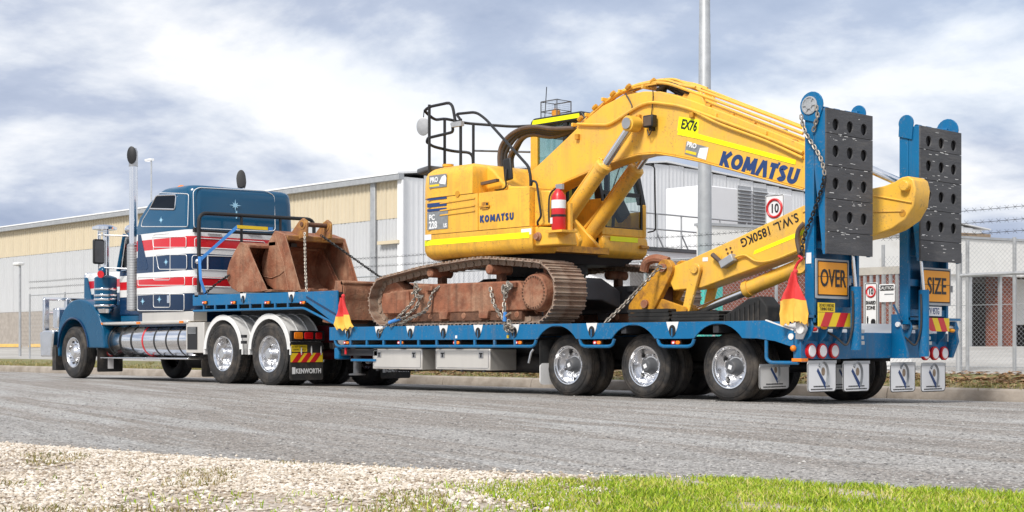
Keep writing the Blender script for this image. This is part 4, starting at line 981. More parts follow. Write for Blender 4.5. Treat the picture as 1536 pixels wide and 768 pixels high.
e = G().box(x, x+.008, y0, y1, zb, za).obj('number_plate', 'sign_white', tr); text('YV 95TG', (za-zb)*.95, (x+.009, (y0+y1)/2, zb+(za-zb)*.2), (0, 1, 0), U, 'navy_print', e, align='CENTER', sx=.62, ext=.001, bold=.002)
for y, z in ((.02, 1.62),): G().box(x1-.10, x1-.03, y-.157, y-.152, z-.07, z+.05).obj('sticker', 'sign_white', tr)
# hydraulic rams standing behind the ramps
for y, b_ in ((.53, .60), (1.95, .52)):
    G().cyl((XR+.24, y, b_), (XR+.24, y, 1.31), .062, n=16).obj('ram_barrel', 'blue', tr); G().cyl((XR+.24, y-.01, 1.29), (XR+.22, y-.05, 1.75), .022, n=12).obj('ram_rod', 'chrome', tr)
    G().tube(smooth([(XR+.25, y-.085, 1.26), (XR+.26, y-.09, 1.1), (XR+.25, y-.085, .85), (XR+.2, y-.12, .66), (XR+.12, y-.2, .74), (XR+.04, y-.26, .8)]), .012, 6).obj('hydraulic_hose', 'hose', tr)
    g = G(); [g.box(XR+.2+random.uniform(0, .03), XR+.27, y+.065, y+.12+random.uniform(-.02, .02), z, z+.04) for z in (.66, .72, .79)]; g.obj('valve_block', 'steel', tr)
for y, s_ in ((1.66, 1), ): G().prism([(XR-.02, .5), (XR-.02, 1.02), (XR+.06, 1.02), (XR+.20, .56), (XR+.20, .5)], 'xz', y, y+.03).obj('gusset', 'blue', tr)
G().cyl((XR+.08, 1.63, .9), (XR+.08, 1.66, .9), .03, n=12).obj('bolt_head', 'sign_white', tr)
G().prism([(XR+.03, .5), (XR+.03, .95), (XR+.12, .95), (XR+.16, .7), (XR+.08, .5)], 'xz', 2.86, 2.9).obj('gusset', 'blue', tr)
for u, v, c in ((1221, 494, 'red_lens'), (1236, 491, 'orange_sign'), (1428, 496, 'orange_sign')):
    y, z = atx(u, v, XR+.12); G().ball((XR+.12, y, z), .035, 10, 6, (1, 1.4, .7)).obj('lamp_cover', c, tr)

# chains and other loose gear on the trailer
x0 = RA[0]
pts = smooth([(x0-.03, -.16, 3.2), (x0+.03, -.17, 3.0), at3(1230, 235, -.17), at3(1237, 262, -.17)], 5)
o = chain_mesh([[tuple(p) for p in pts], [(x0+.17, -.16, 3.28), (x0+.19, -.16, 3.15), (x0+.13, -.16, 2.98)]], 'ramp_chain', 'chain', .06, .0085).obj('ramp_chain', 'chain', ang=60); tag(o, 'bright steel chain hanging from the near ramp pulley', 'chain', 'chains')
pts = smooth([at3(1237, 262, -.17), at3(1232, 285, -.17), at3(1218, 325, -.18), at3(1208, 350, -.2), at3(1203, 372, -.22), at3(1200, 392, -.22)], 5)
o = chain_mesh([[tuple(p) for p in pts]], 'ramp_chain', 'chain_black', .06, .0085).obj('ramp_chain', 'chain_black', ang=60); tag(o, 'black chain running down the near ramp to the rear flag', 'chain', 'chains')
# ------------------------------------------------------------------ prime mover
tk = thing('prime_mover', 'blue bonneted prime mover with red and white stripes and big sleeper', 'truck', (-13.2, 1.3, 0))
TC = 1.3                                        # centre line
WS = make_wheel_meshes(.515, .295, .27, 'steer'); WD = make_wheel_meshes(.515, .295, .27, 'drive')
place_wheel(WS, tk, (-16.47, .06, .513)); place_wheel(WS, tk, (-16.47, 2.54, .475), True)
for x in (-10.96, -9.557):
    for y, fl in ((.05, 0), (.36, 0), (2.55, 1), (2.24, 1)): place_wheel(WD, tk, (x, y, .513+road_z(y)*.8), fl, ('tyre', 'rim', 'hub') if y in (.05, 2.55) else ('tyre', 'rim'))
    G().cyl((x, .3, .51), (x, 2.3, .49), .09, n=12).obj('axle', 'chassis_red', tk)
G().cyl((-16.47, .3, .5), (-16.47, 2.3, .5), .06, n=12).obj('axle', 'dark_metal', tk)
for y in (.87, 1.73): G().box(-17.3, -8.95, y-.045, y+.045, .70, .98).obj('chassis_rail', 'chassis_red', tk)
for x in (-15.2, -13.2, -11.9, -10.2, -9.0): G().box(x, x+.12, .9, 1.7, .74, .92).obj('crossmember', 'chassis_red', tk)
G().box(-10.9, -9.5, .8, 1.8, .985, 1.16).obj('fifth_wheel', 'dark_metal', tk, bev=.03)
G().box(-15.5, -12.1, .6, 2.0, .4, .72).obj('gearbox', 'dark_metal', tk, bev=.05)
# bonnet
def bonnet_ring(x, w, zb, zt, r=.16):
    p = []
    for cy, s0 in ((TC-w+r, 1), (TC+w-r, -1)):
        pass
    a = [(TC-w, zb), (TC-w, zt-r)]+[(TC-w+r-r*math.cos(rad(t)), zt-r+r*math.sin(rad(t))) for t in (20, 45, 70, 90)]
    b = [(2*TC-q[0], q[1]) for q in a[::-1]]
    return [(x, y, z) for y, z in a+b]
g = G(); g.ring([bonnet_ring(-17.38, .46, 1.0, 2.12, .1), bonnet_ring(-17.34, .48, 1.0, 2.15, .12), bonnet_ring(-16.3, .55, 1.1, 2.14), bonnet_ring(-15.2, .64, 1.15, 2.12)]); g.obj('bonnet', 'hood_paint', tk, ang=40)
g = G(); g.prism([(-17.39, 1.0), (-17.39, 2.05), (-17.3, 2.05), (-17.1, 1.62), (-16.9, 1.5), (-16.9, 1.0)], 'xz', TC-.525, TC-.495); g.obj('bonnet_flash', 'truck_blue', tk)
G().prism(rrect(TC-.5, TC+.5, .95, 2.16, .08), 'yz', -17.46, -17.385).obj('grille_surround', 'chrome', tk, bev=.015); G().prism(rrect(TC-.43, TC+.43, 1.0, 2.08, .05), 'yz', -17.468, -17.461).obj('grille', 'black', tk)
# front guard over the near and far wheel
def guard(y0, y1, nm):
    n = 26; cx, cz = -16.45, .55; inner = []; outer = []
    for i in range(n+1):
        a = rad(200-i*(200-8)/n); inner.append((cx+.63*math.cos(a), cz+.63*math.sin(a)))
    prof = smooth([(-17.12, .42, 0), (-17.14, .85, 0), (-17.0, 1.2, 0), (-16.72, 1.46, 0), (-16.35, 1.56, 0), (-15.95, 1.53, 0), (-15.55, 1.36, 0), (-15.28, 1.05, 0), (-15.2, .8, 0), (-15.16, .60, 0)], 3)
    outer = [(p.x, p.y) for p in prof]; inn = [(-15.83, .60)]+[q for q in inner[::-1] if q[1] > .6]+[(-17.06, .45)]
    q = G(); q.prism(outer[::-1]+inn[::-1], 'xz', y0, y1); return q.obj(nm, 'truck_blue', tk, bev=.05, seg=4)
guard(.06, .80, 'front_guard'); guard(1.80, 2.54, 'front_guard')
g = G(); g.tube([(-16.45+.645*math.cos(rad(a)), .055, .55+.645*math.sin(rad(a))) for a in range(6, 176, 8)], .022, 6); g.obj('guard_lip', 'navy', tk)
for y in (.07, 2.53): G().ball((-16.3, y+.03 if y < 1 else y-.03, 1.5), .045, 10, 8, (1.6, .8, .8)).obj('indicator_lamp', 'amber', tk)
# bumper and bull bar
g = G(); g.prism([(-17.86, .42), (-17.9, .92), (-17.72, .96), (-17.3, .96), (-17.3, .88), (-17.38, .42)], 'xz', .04, 2.56); g.obj('bumper', 'alloy', tk, bev=.03)
G().box(-17.36, -17.2, .06, .36, .15, .62).obj('bumper_flap', 'rubber', tk)
for y in (.14, .62, 1.98, 2.46): G().box(-17.86, -17.76, y-.06, y+.06, .94, 1.62).obj('bar_upright', 'alloy', tk, bev=.02)
for z in (1.32, 1.61): G().cyl((-17.81, .1, z), (-17.81, 2.5, z), .036, n=10).obj('bar_rail', 'chrome', tk)
for y in (.40, 2.2): G().lathe((-17.5, y, 1.2), (-1, 0, 0), [(0, .15), (.12, .16), (.14, .14), (.14, .01)], 18).obj('headlamp', 'chrome', tk)
G().box(-17.55, -17.3, .15, .72, 1.0, 1.42).obj('headlamp_panel', 'alloy', tk, bev=.04)
# front wheel mudflap
G().prism(rrect(.08, .62, .14, .68, .03), 'yz', -15.50, -15.485).obj('mud_flap', 'rubber', tk); g = G(); y_ = .35; g.lathe((-15.484, .36, .52), (1, 0, 0), [(0, .085), (.003, .085)], 20); g.m = 1; g.lathe((-15.480, .36, .52), (1, 0, 0), [(0, .06), (.003, .06)], 20); g.m = 2; g.box(-15.484, -15.480, .30, .42, .20, .40); g.obj('flap_badge', ['red', 'sign_white', 'lens_white'], tk)
# air cleaner with its intake
cx_, cy_ = -15.42, .22
e = G().lathe((cx_, cy_, 1.36), (0, 0, 1), [(0, .14), (.06, .17), (.10, .215), (.60, .215), (.62, .19), (.65, .10)], 28).obj('air_cleaner', 'truck_blue', tk)
for z in (1.40, 1.52, 1.60, 1.72): G().lathe((cx_, cy_, z), (0, 0, 1), [(0, .218), (.006, .222), (.034, .222), (.04, .218)], 28, False).obj('band', 'chrome', e)
G().cyl((cx_+.02, cy_, 2.0), (cx_+.02, cy_, 2.9), .062, n=14).obj('intake_pipe', 'chrome', e); G().cyl((cx_-.16, cy_-.05, 2.05), (cx_-.16, cy_-.05, 2.9), .03, n=10).obj('intake_stay', 'chrome', e)
G().lathe((cx_-.04, cy_, 2.88), (0, 0, 1), [(0, .10), (.02, .235), (.07, .235), (.11, .13), (.12, .02)], 24).obj('intake_cap', 'chrome', e)
G().lathe((cx_, cy_, 1.28), (0, 0, 1), [(0, .13), (.08, .16)], 20).obj('bowl', 'chrome', e)
# mirrors
mx, my = at(146, 378, .0)[0], .0
e = G().prism(rrect(my-.09, my+.13, 2.22, 2.70, .04), 'yz', mx-.03, mx+.04).obj('mirror', 'black', tk, bev=.015)
G().prism(rrect(my-.07, my+.11, 2.25, 2.67, .03), 'yz', mx+.041, mx+.044).obj('mirror_glass', 'grey_paint', e)
g = G(); g.tube([(mx, my+.02, 2.1), (mx, my+.02, 2.86)], .016, 6); g.tube([(mx, my+.02, 2.78), (-14.9, .42, 2.76)], .016, 6); g.tube([(mx, my+.02, 2.15), (-14.9, .42, 2.13)], .016, 6); g.tube([(mx, .02, 2.84), (mx+.3, .06, 2.84)], .014, 6); g.obj('mirror_arm', 'chrome', tk)
g = G(); g.ball((mx+.12, my+.04, 2.07), .095, 14, 8, (1, .7, 1)); g.obj('round_mirror', 'truck_blue', tk); g = G(); g.lathe((mx+.16, my-.0, 2.02), (.5, -.75, -.1), [(.02, .07), (.03, .07)], 14); g.obj('round_mirror_patch', 'stripe_red', tk)
# cab
cb = [(-15.28, 1.2), (-15.28, 2.08), (-15.02, 2.78), (-14.85, 2.88), (-14.05, 2.92), (-14.05, 1.2)]
G().prism(cb, 'xz', .42, 2.18).obj('cab', 'sleeper_paint', tk, bev=.06, seg=3)
G().prism([(-15.10, 2.14), (-14.92, 2.70), (-14.42, 2.72), (-14.42, 2.14)], 'xz', .405, .417).obj('door_window', 'glass_dark', tk)
g = G(); g.tube(round_corners([(-15.13, .402, 2.1), (-14.95, .402, 2.74), (-14.38, .402, 2.76), (-14.38, .402, 2.1), (-15.13, .402, 2.1)], .05), .018, 6); g.obj('window_frame', 'chrome', tk)
g = G(); g.tube([(-15.3, .42, 2.1), (-15.04, .42, 2.8)], .04, 8); g.obj('windscreen_post', 'truck_blue', tk)
G().box(-15.15, -14.05, .40, .415, 1.05, 1.22).obj('cab_step', 'truck_blue', tk); G().lathe((-14.86, .6, 2.9), (-1, 0, .0), [(0, .05), (.3, .08), (.34, .10)], 14).obj('air_horn', 'chrome', tk)
g = G(); [g.ball((-15.0+i*.0, .55+.37*i, 2.93), .05, 8, 6, (1.6, 1, .8)) for i in range(5)]; g.obj('roof_lamp', 'amber', tk)
# exhaust stack
ex, ey = at(200, 400, .2)[0], .2
e = G().lathe((ex, ey, 1.3), (0, 0, 1), [(0, .08), (.02, .118), (1.24, .118), (1.27, .085)], 24).obj('exhaust_stack', 'steel', tk)
for i in range(40): 
    pass
g = G(); [g.lathe((ex, ey, 1.34+i*.03), (0, 0, 1), [(0, .119), (.008, .123), (.016, .119)], 20, False) for i in range(39)]; g.obj('heat_shield_ribs', 'galv', e)
G().cyl((ex, ey, 2.5), (ex, ey, 4.05), .078, n=20).obj('upper_pipe', 'chrome', e)
pts = [(ex, ey, 4.02), (ex, ey, 4.30), (ex+.01, ey-.01, 4.37)]; g = G(); g.tube(pts, [.085, .085, .06], 18); g.obj('pipe_tip', 'steel', e)
g = G(); d_ = Vector((.62, -.78, .05)).normalized(); g.lathe(Vector((ex, ey, 4.22))+d_*.05, d_, [(0, .088), (.045, .088), (.05, .08)], 20); 
g.v = [(p[0], p[1], 4.22+(p[2]-4.22)*1.9) for p in g.v]; g.obj('pipe_mouth', 'black', e)
# sleeper: stacked rings so that sides, roof and corners are rounded
sx0, sx1, sy0, sy1 = -14.04, -12.08, .10, 2.36
def sl_ring(z, inset, front=0.):
    r = .22; x0, x1, y0, y1 = sx0+front, sx1-inset, sy0+inset, sy1-inset; p = []
    for cx, cy, a in ((x1-r, y1-r, 0), (x0+.06, y1-.06, 90), (x0+.06, y0+.06, 180), (x1-r, y0+r, 270)):
        rr = r if a in (0, 270) else .06
        p += [(cx+rr*math.cos(rad(a+t)), cy+rr*math.sin(rad(a+t)), z) for t in (0, 22, 45, 67, 90)]
    return p
rings = [sl_ring(1.27, .02), sl_ring(1.30, 0), sl_ring(1.9, 0), sl_ring(2.5, 0), sl_ring(2.82, .005), sl_ring(3.02, .012, .10), sl_ring(3.28, .02, .46), sl_ring(3.40, .03, .72), sl_ring(3.46, .045, .84), sl_ring(3.495, .07, .92), sl_ring(3.515, .11, .98), sl_ring(3.53, .35, 1.1)]
g = G(); g.ring(rings); slp = g.obj('sleeper', 'sleeper_paint', tk, ang=50)
zs = lambda z: np.interp(z, [2.5, 2.82, 3.02, 3.28, 3.4, 3.46], [0, .005, .012, .02, .03, .045])
w = [at(224, 313, sy0), at(233, 293, sy0), at(263, 292, sy0), at(262, 314, sy0)]
def on_side(p, off): return (p[0], sy0+float(zs(p[1]))-off, p[1])
g = G(); g.add([on_side(p, .006) for p in w]+[on_side(p, -.02) for p in w], [(0, 1, 2, 3), (4, 7, 6, 5), (0, 4, 5, 1), (1, 5, 6, 2), (2, 6, 7, 3), (3, 7, 4, 0)]); g.obj('side_window', 'glass_dark', slp)
g = G(); g.tube(round_corners([on_side(p, .008) for p in w+w[:1]], .06), .014, 6); g.obj('window_frame', 'chrome', slp)
def pin_side(px, r=.05, w_=.007, m='stripe_white'):
    P = [at(u, v, sy0-.004) for u, v in px]; pts = [on_side(p, .003) for p in P]; pts.append(pts[0]); mid = (Vector(pts[0])+Vector(pts[1]))/2
    pts = [mid]+[Vector(p) for p in pts[1:]]+[mid]
    g = G(); g.tube(round_corners(pts, r), w_, 4); g.obj('pin_stripe', m, slp)
for px in ([(211, 340), (281, 340), (281, 291), (268, 290), (236, 289), (213, 330)], [(234, 382), (238, 404), (280, 404), (280, 382)], [(206, 441), (206, 466), (276, 466), (276, 441)], [(228, 356), (230, 371), (279, 371), (279, 355)], [(207, 416), (207, 428), (277, 428), (277, 415)], [(230, 352), (230, 420), (255, 420), (255, 350)], [(230, 440), (230, 461), (255, 461), (255, 440)]): pin_side(px)
def pin_rear(px, r=.06, w_=.008):
    pts = [(sx1+.002-float(zs(atx(u, v, sx1)[1])), *atx(u, v, sx1)) for u, v in px]; mid = (Vector(pts[0])+Vector(pts[1]))/2
    g = G(); g.tube(round_corners([mid]+[Vector(p) for p in pts[1:]]+[Vector(pts[0]), mid], r), w_, 4); g.obj('pin_stripe', 'stripe_white', slp)
for px in ([(291, 342), (291, 286), (300, 281), (400, 286), (413, 293), (413, 346), (400, 347)], [(288, 383), (288, 404), (398, 408), (398, 386)], [(292, 357), (292, 371), (398, 377), (398, 363)], [(289, 416), (289, 429), (398, 433), (398, 420)], [(311, 383), (311, 404), (312, 404), (312, 383)]): pin_rear(px)
# dark wedge at the sleeper's front edge
g = G(); pts = [at(u, v, sy0-.003) for u, v in ((207, 352), (211, 352), (222, 402), (219, 405), (206, 405))]; g.prism(pts, 'xz', sy0-.004, sy0-.0005); g.obj('dark_flash', 'navy', slp)
def star(c, rt, up_, s, m='light_blue'):
    g = G(); c = Vector(c); rt = Vector(rt); up_ = Vector(up_); n = rt.cross(up_); P = []
    for i in range(16):
        a = PI*i/8; q = s*(1. if i % 4 == 0 else .62 if i % 4 == 2 else .3); P.append(c+rt*q*math.cos(a)*1.2+up_*q*math.sin(a))
    g.add([p for p in P]+[p+n*.003 for p in P], [tuple(range(15, -1, -1)), tuple(range(16, 32))]); g.obj('paint_motif', m, slp)
for u, v, s in ((241, 330, .07), (249, 393, .07), (214, 452, .07), (239, 449, .07)): p = at(u, v, sy0-.003); star(on_side(p, .002), (1, 0, 0), (0, 0, 1), s)
for u, v, s in ((353, 308, .11),): y, z = atx(u, v, sx1); star((sx1-float(zs(z))+.014, y, z), (0, 1, 0), (0, 0, 1), s)
y, z = atx(355, 318, sx1); G().box(sx1-.02, sx1+.004, y-.01, y+.01, z-.12, z+.02).obj('motif_tail', 'light_blue', slp)
p = at(253, 447, sy0); G().box(p[0]-.04, p[0]+.04, sy0-.012, sy0-.002, p[1]-.09, p[1]+.05).obj('locker_latch', 'chrome', slp)
p = at(291, 343, sy0); G().box(sx1-.03, sx1+.03, sy0+.06, sy0+.14, p[1]-.05, p[1]+.03).obj('door_hinge', 'black', slp)
for u in (320, 380): y, z = atx(u, 351, sx1); G().box(sx1+.002, sx1+.02, y-.12, y+.16, z-.006, z+.006).obj('grab_bar', 'galv', slp)
G().ball((-13.0, .45, 3.53), .06, 10, 6, (2.0, 1, 1)).obj('roof_lamp', 'amber', slp); G().ball((-13.0, 1.3, 3.56), .06, 10, 6, (2.0, 1, 1)).obj('roof_lamp', 'amber', slp)
y, z = atx(362, 283, -13.2); g = G(); g.tube([(-13.2, y, 3.45), (-13.2, y, z+.05)], .06, 8); g.obj('far_exhaust', 'chrome', tk)
g = G(); g.lathe((-13.2, y, z+.15), (.75, -.6, .3), [(-.04, .09), (.06, .09), (.062, .08)], 18); g.v = [(p[0], p[1], z+.15+(p[2]-z-.15)*2.) for p in g.v]; g.obj('far_exhaust_tip', 'black', tk)
G().cyl((-14.8, .5, 2.9), (-14.8, .5, 4.45), .006, n=5).obj('aerial', 'stripe_white', tk)
G().box(-14.0, -12.2, .15, 2.4, 1.0, 1.265).obj('sleeper_sill', 'navy', tk); g = G(); p0 = at(213, 468, .12); p1 = at(290, 479, .12); G().box(p0[0], p1[0], .12, .4, 1.08, 1.26).obj('side_fairing', 'stainless', tk, bev=.01)
# fuel tank with straps, step rail and battery box
t0, t1 = at(151, 510, .1)[0], at(278, 510, .1)[0]
tank = G().lathe((t0, .42, .74), (1, 0, 0), [(0, .2), (.02, .28), (.05, .30), (t1-t0-.05, .30), (t1-t0-.02, .28), (t1-t0, .2)], 36).obj('fuel_tank', 'chrome', tk)
for i in range(7):
    x = t0+(t1-t0)*(.09+.82*i/6); m_ = 'stripe_red' if i == 3 else 'black'
    g = G(); g.lathe((x-.025, .42, .74), (1, 0, 0), [(0, .302), (.006, .308), (.044, .308), (.05, .302)], 36, False); g.obj('tank_strap', m_, tank)
G().box(t0-.05, t1+.1, .08, .36, 1.04, 1.10).obj('step_rail', 'stainless', tk, bev=.02); G().box(t0+.05, t1+.15, .06, .42, .40, .43).obj('side_step', 'alloy', tk, bev=.01)
for q in (.02, .48, .97): x = t0+(t1-t0)*q; G().box(x-.06, x+.06, .065, .079, 1.05, 1.09).obj('step_lamp', 'amber', tk)
b0_, b1_ = at(279, 510, .1)[0], at(306, 510, .1)[0]
e = G().box(b0_, b1_, .1, .6, .52, 1.06).obj('battery_box', 'stainless', tk, bev=.01); G().box(b0_+.06, b0_+.38, .09, .099, .58, .98).obj('vent_panel', 'black', e)
for i in range(6): z = .86+i*.02; G().box(b0_+.09, b0_+.35, .082, .0895, z, z+.008).obj('vent_slat', 'galv', e)
G().prism(rrect(.1, .7, .1, .42, .04), 'yz', -11.72, -11.71).obj('mud_flap', 'rubber', tk); G().box(-11.708, -11.704, .28, .40, .18, .32).obj('flap_badge', 'lens_white', tk)
G().cyl((-13.8, 1.2, .42), (-12.4, 1.2, .42), .2, n=18).obj('air_tank', 'dark_metal', tk)
g = G(); g.box(-14.3, -13.0, 1.9, 2.45, .4, 1.0); g.obj('far_tank', 'dark_metal', tk, bev=.08)
# white drive guards
def drive_guard(x, y0, y1):
    g = G(); n = 18; A = [rad(3+174*i/n) for i in range(n+1)]; o = [(x+.605*math.cos(a), .56+.605*math.sin(a)) for a in A]; i_ = [(x+.575*math.cos(a), .56+.575*math.sin(a)) for a in A[::-1]]
    o = [(o[0][0], .50)]+o+[(o[-1][0], .50)]; i_ = [(i_[0][0], .50)]+i_+[(i_[-1][0], .50)]
    e = None
    g.prism(o+i_, 'xz', y0+.012, y1); e = g.obj('drive_guard', 'white', tk)
    for yy in (y0+.012, y0+.22, y0+.42, y1-.02):
        g = G(); g.tube([(p[0], yy, p[1]) for p in o], .016, 6); g.obj('guard_bead', 'white', e)
    g = G(); rr = [(x+.605*math.cos(a), .56+.605*math.sin(a)) for a in A]; ri = [(x+.53*math.cos(a), .56+.53*math.sin(a)) for a in A[::-1]]; g.prism(rr+ri, 'xz', y0, y0+.011); g.obj('guard_flange', 'white', e)
for x in (-10.96, -9.557): drive_guard(x, .05, .68); drive_guard(x, 1.92, 2.55)
for z in (.78, .68): G().box(-10.31, -10.2, -.0, .05, z, z+.05).obj('guard_bracket', 'black', tk)
# rear lamp bar and mudflaps
X_ = -8.96
for y0, y1, nm in ((.05, .70, 1), (1.9, 2.55, 0)):
    e = G().box(X_, X_+.05, y0, y1, .72, .89).obj('tail_lamp_bar', 'black', tk)
    for a, b, c in ((.10, .27, 'amber'), (.30, .47, 'red_lens'), (.52, .65, 'red_lens')):
        G().prism(rrect(y0-.05+a, y0-.05+b, .755, .865, .02), 'yz', X_+.05, X_+.065).obj('lens', c, e, bev=.008)
        G().prism(rrect(y0-.05+a+.04, y0-.05+b-.04, .785, .835, .01), 'yz', X_+.0655, X_+.068).obj('bulb', c, e)
    f_ = G().prism(rrect(y0, y1, .09, .71, .035), 'yz', X_, X_+.014).obj('mud_flap', 'rubber', tk)
    G().box(X_+.0145, X_+.017, y0+.02, y0+.33, .55, .66).obj('notice_plate', 'decal_yellow', f_)
    for zz_ in (.615, .57): text('DO NOT OVERTAKE' if zz_ > .6 else 'TURNING VEHICLE', .045, (X_+.018, y0+.175, zz_), (0, 1, 0), U, 'sign_black', f_, align='CENTER', sx=.68, ext=.0005)
    G().box(X_+.0145, X_+.018, y0+.01, y1-.01, .38, .53).obj('reflector_board', 'decal_yellow', f_)
    for q in (.06, .33, .60): a = y0+q*(y1-y0)-.01; G().prism([(a, .38), (a+.11, .38), (min(a+.24, y1-.01), .53), (a+.13, .53)], 'yz', X_+.0182, X_+.0195).obj('stripe', 'red', f_)
    text('KENWORTH', .11, (X_+.0145, y0+.36, .20), (0, 1, 0), U, 'sign_white', f_, align='CENTER', sx=.80, bold=.003, ext=.002)
    G().box(X_+.0145, X_+.017, y0+.04, y0+.10, .19, .30).obj('badge', 'sign_white', f_)
for y in (1.1, 1.4): G().tube(smooth([(-11.9, y, 1.5), (-11.6, y, 1.3), (-11.2, y, 1.2), (-10.6, y, 1.25)]), .02, 6).obj('air_line', 'red' if y < 1.2 else 'strap_blue', tk)
# ------------------------------------------------------------------ excavator
exc = thing('excavator', 'yellow tracked excavator with folded boom chained on the trailer deck', 'excavator', (-4.5, 1.375, DZ))
# tracks: a closed path of shoes, sagging between sprocket and idler
XS, XI = -3.17, -6.33
path = [(x, .965) for x in np.linspace(XI, XS, 14)]
path += arc(XS, 1.355, .39, -85, 82, 10)
path += [(p.x, p.y) for p in smooth([(XS+.02, 1.745, 0), (-3.7, 1.80, 0), (-4.25, 1.835, 0), (-4.9, 1.80, 0), (-5.5, 1.755, 0), (-6.0, 1.69, 0), (XI+.05, 1.655, 0)], 4)][1:]
path += arc(XI, 1.30, .345, 95, 262, 10)
P = np.array(path); d = np.sqrt((np.diff(np.vstack([P, P[:1]]), axis=0)**2).sum(1)); S = np.concatenate([[0], np.cumsum(d)]); PC = np.vstack([P, P[:1]])
NS = 52
shoe = G(); shoe.box(-.097, .097, -.3, .3, 0, .014)
for q in (-.075, -.005, .065): shoe.prism([(q-.010, .0141), (q+.010, .0141), (q+.006, .036), (q-.006, .036)], 'xz', -.3, .3)
shoe.box(-.08, .08, -.13, -.08, -.07, -.0005); shoe.box(-.08, .08, .08, .13, -.07, -.0005)
for y in (-.10, .10): shoe.lathe((.05, y-.05, -.045), (0, 1, 0), [(0, .035), (.1, .035)], 8)
shoe_me = shoe.mesh('track_shoe', 'shoe', 30)
def track(yc, dark):
    e = grp('track', exc)
    for k in range(NS):
        s_ = S[-1]*k/NS; x = np.interp(s_, S, PC[:, 0]); z = np.interp(s_, S, PC[:, 1]); s2 = (s_+.02) % S[-1]; x2 = np.interp(s2, S, PC[:, 0]); z2 = np.interp(s2, S, PC[:, 1])
        dx, dz = x2-x, z2-z; a = math.atan2(dz, dx)
        o = mkobj('track_shoe', shoe_me, e); o.location = Vector((x, yc, z))-org(exc); o.rotation_euler = (0, -a+PI, 0)   # grousers outwards
    # frame
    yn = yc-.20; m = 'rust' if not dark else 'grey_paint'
    pf = [(-6.45, 1.15), (-6.45, 1.36), (-6.3, 1.45), (-5.75, 1.47), (-5.7, 1.53), (-3.55, 1.52), (-3.45, 1.40), (-3.4, 1.12), (-6.3, 1.10)]
    G().prism(pf, 'xz', yn, yc+.2).obj('track_frame', m, e, bev=.02)
    G().prism([(-6.44, 1.12), (-6.44, 1.42), (-5.85, 1.45), (-5.8, 1.12)], 'xz', yn-.03, yn-.001).obj('idler_guard', m, e, bev=.01)
    G().lathe((XI, yc-.12, 1.31), (0, 1, 0), [(0, .28), (.04, .30), (.2, .30), (.24, .28)], 30).obj('idler_wheel', 'rust', e)
    sp = G(); sp.lathe((XS, yc-.16, 1.355), (0, 1, 0), [(0, .2), (.02, .26), (.3, .26)], 30)
    for k in range(11): a = 2*PI*k/11; sp.obox((XS+.30*math.cos(a), yc, 1.355+.30*math.sin(a)), (math.cos(a), 0, math.sin(a)), (0, 1, 0), (-math.sin(a), 0, math.cos(a)), .05, .03, .03)
    sp.obj('sprocket', 'rust', e)
    g = G(); g.lathe((XS, yc-.29, 1.355), (0, 1, 0), [(0, .02), (0, .22), (.012, .235), (.03, .24), (.2, .25)], 36); g.m = 1
    for k in range(28): a = 2*PI*k/28; g.lathe((XS+.205*math.cos(a), yc-.302, 1.355+.205*math.sin(a)), (0, 1, 0), [(0, .012), (.013, .014)], 6)
    g.obj('final_drive', ['rust', 'rust_dark'], e)
    for k in range(7): x = -5.75+k*.36; G().lathe((x, yc-.2, 1.065), (0, 1, 0), [(0, .04), (.03, .055), (.08, .085), (.3, .085), (.36, .05)], 14).obj('track_roller', 'rust', e)
    for x in (-5.35, -4.1): G().lathe((x, yc-.25, 1.69), (0, 1, 0), [(0, .05), (.02, .07), (.4, .07)], 14).obj('carrier_roller', 'rust', e); G().box(x-.05, x+.05, yc-.05, yc+.05, 1.5, 1.66).obj('roller_bracket', 'rust_dark', e)
    for x in (-5.05, -4.2): G().prism([(x-.1, 1.13), (x+.1, 1.13), (x+.08, 1.02), (x-.08, 1.02)], 'xz', yn-.05, yn+.02).obj('roller_guard', m, e, bev=.01)
    for x in (-5.35, -3.62): G().box(x-.08, x+.06, yn-.05, yn-.001, 1.43, 1.50).obj('lashing_eye', m, e, bev=.01)
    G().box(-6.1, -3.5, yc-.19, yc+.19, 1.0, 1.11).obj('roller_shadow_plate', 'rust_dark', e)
    return e
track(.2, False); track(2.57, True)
for s_, yq in ((1, .5), (-1, 2.25)):
    pass
G().prism([(.45, 1.18), (.45, 1.44), (.85, 1.62), (1.9, 1.62), (2.3, 1.44), (2.3, 1.18), (1.9, 1.30), (.85, 1.30)], 'yz', -5.2, -3.8).obj('car_body', 'grey_paint', exc, bev=.02)
G().lathe((-4.5, 1.375, 1.62), (0, 0, 1), [(0, .62), (.08, .66), (.2, .66), (.24, .6), (.33, .6)], 40).obj('slew_ring', 'dark_metal', exc)
# far track frame seen beyond the near track: long dark box
# upper structure: plan outlines
CX, CYc, TR = -4.5, 1.375, 1.70
def plan(y0, y1, x_front, inset=0., r=TR):
    r = r-inset; y0 += inset; y1 -= inset; rr = .22; pts = []
    a0 = math.asin((y0+.10-CYc)/r); a1 = math.asin((y1-.10-CYc)/r)
    n = 18; tail = [(CX-r*math.cos(a0+(a1-a0)*i/n), CYc+r*math.sin(a0+(a1-a0)*i/n)) for i in range(n+1)]
    t0x = tail[0][0]+.16; t1x = tail[-1][0]+.16
    return [(x_front, y0), (t0x+.12, y0), (t0x, y0+.02)]+tail+[(t1x, y1-.02), (t1x+.12, y1), (-4.98, y1), (-4.98, .62), (x_front, .5)] if y1 > 2.5 and x_front > -4 else [(x_front, y0), (t0x+.12, y0), (t0x, y0+.02)]+tail+[(t1x, y1-.02), (t1x+.12, y1), (x_front, y1)]
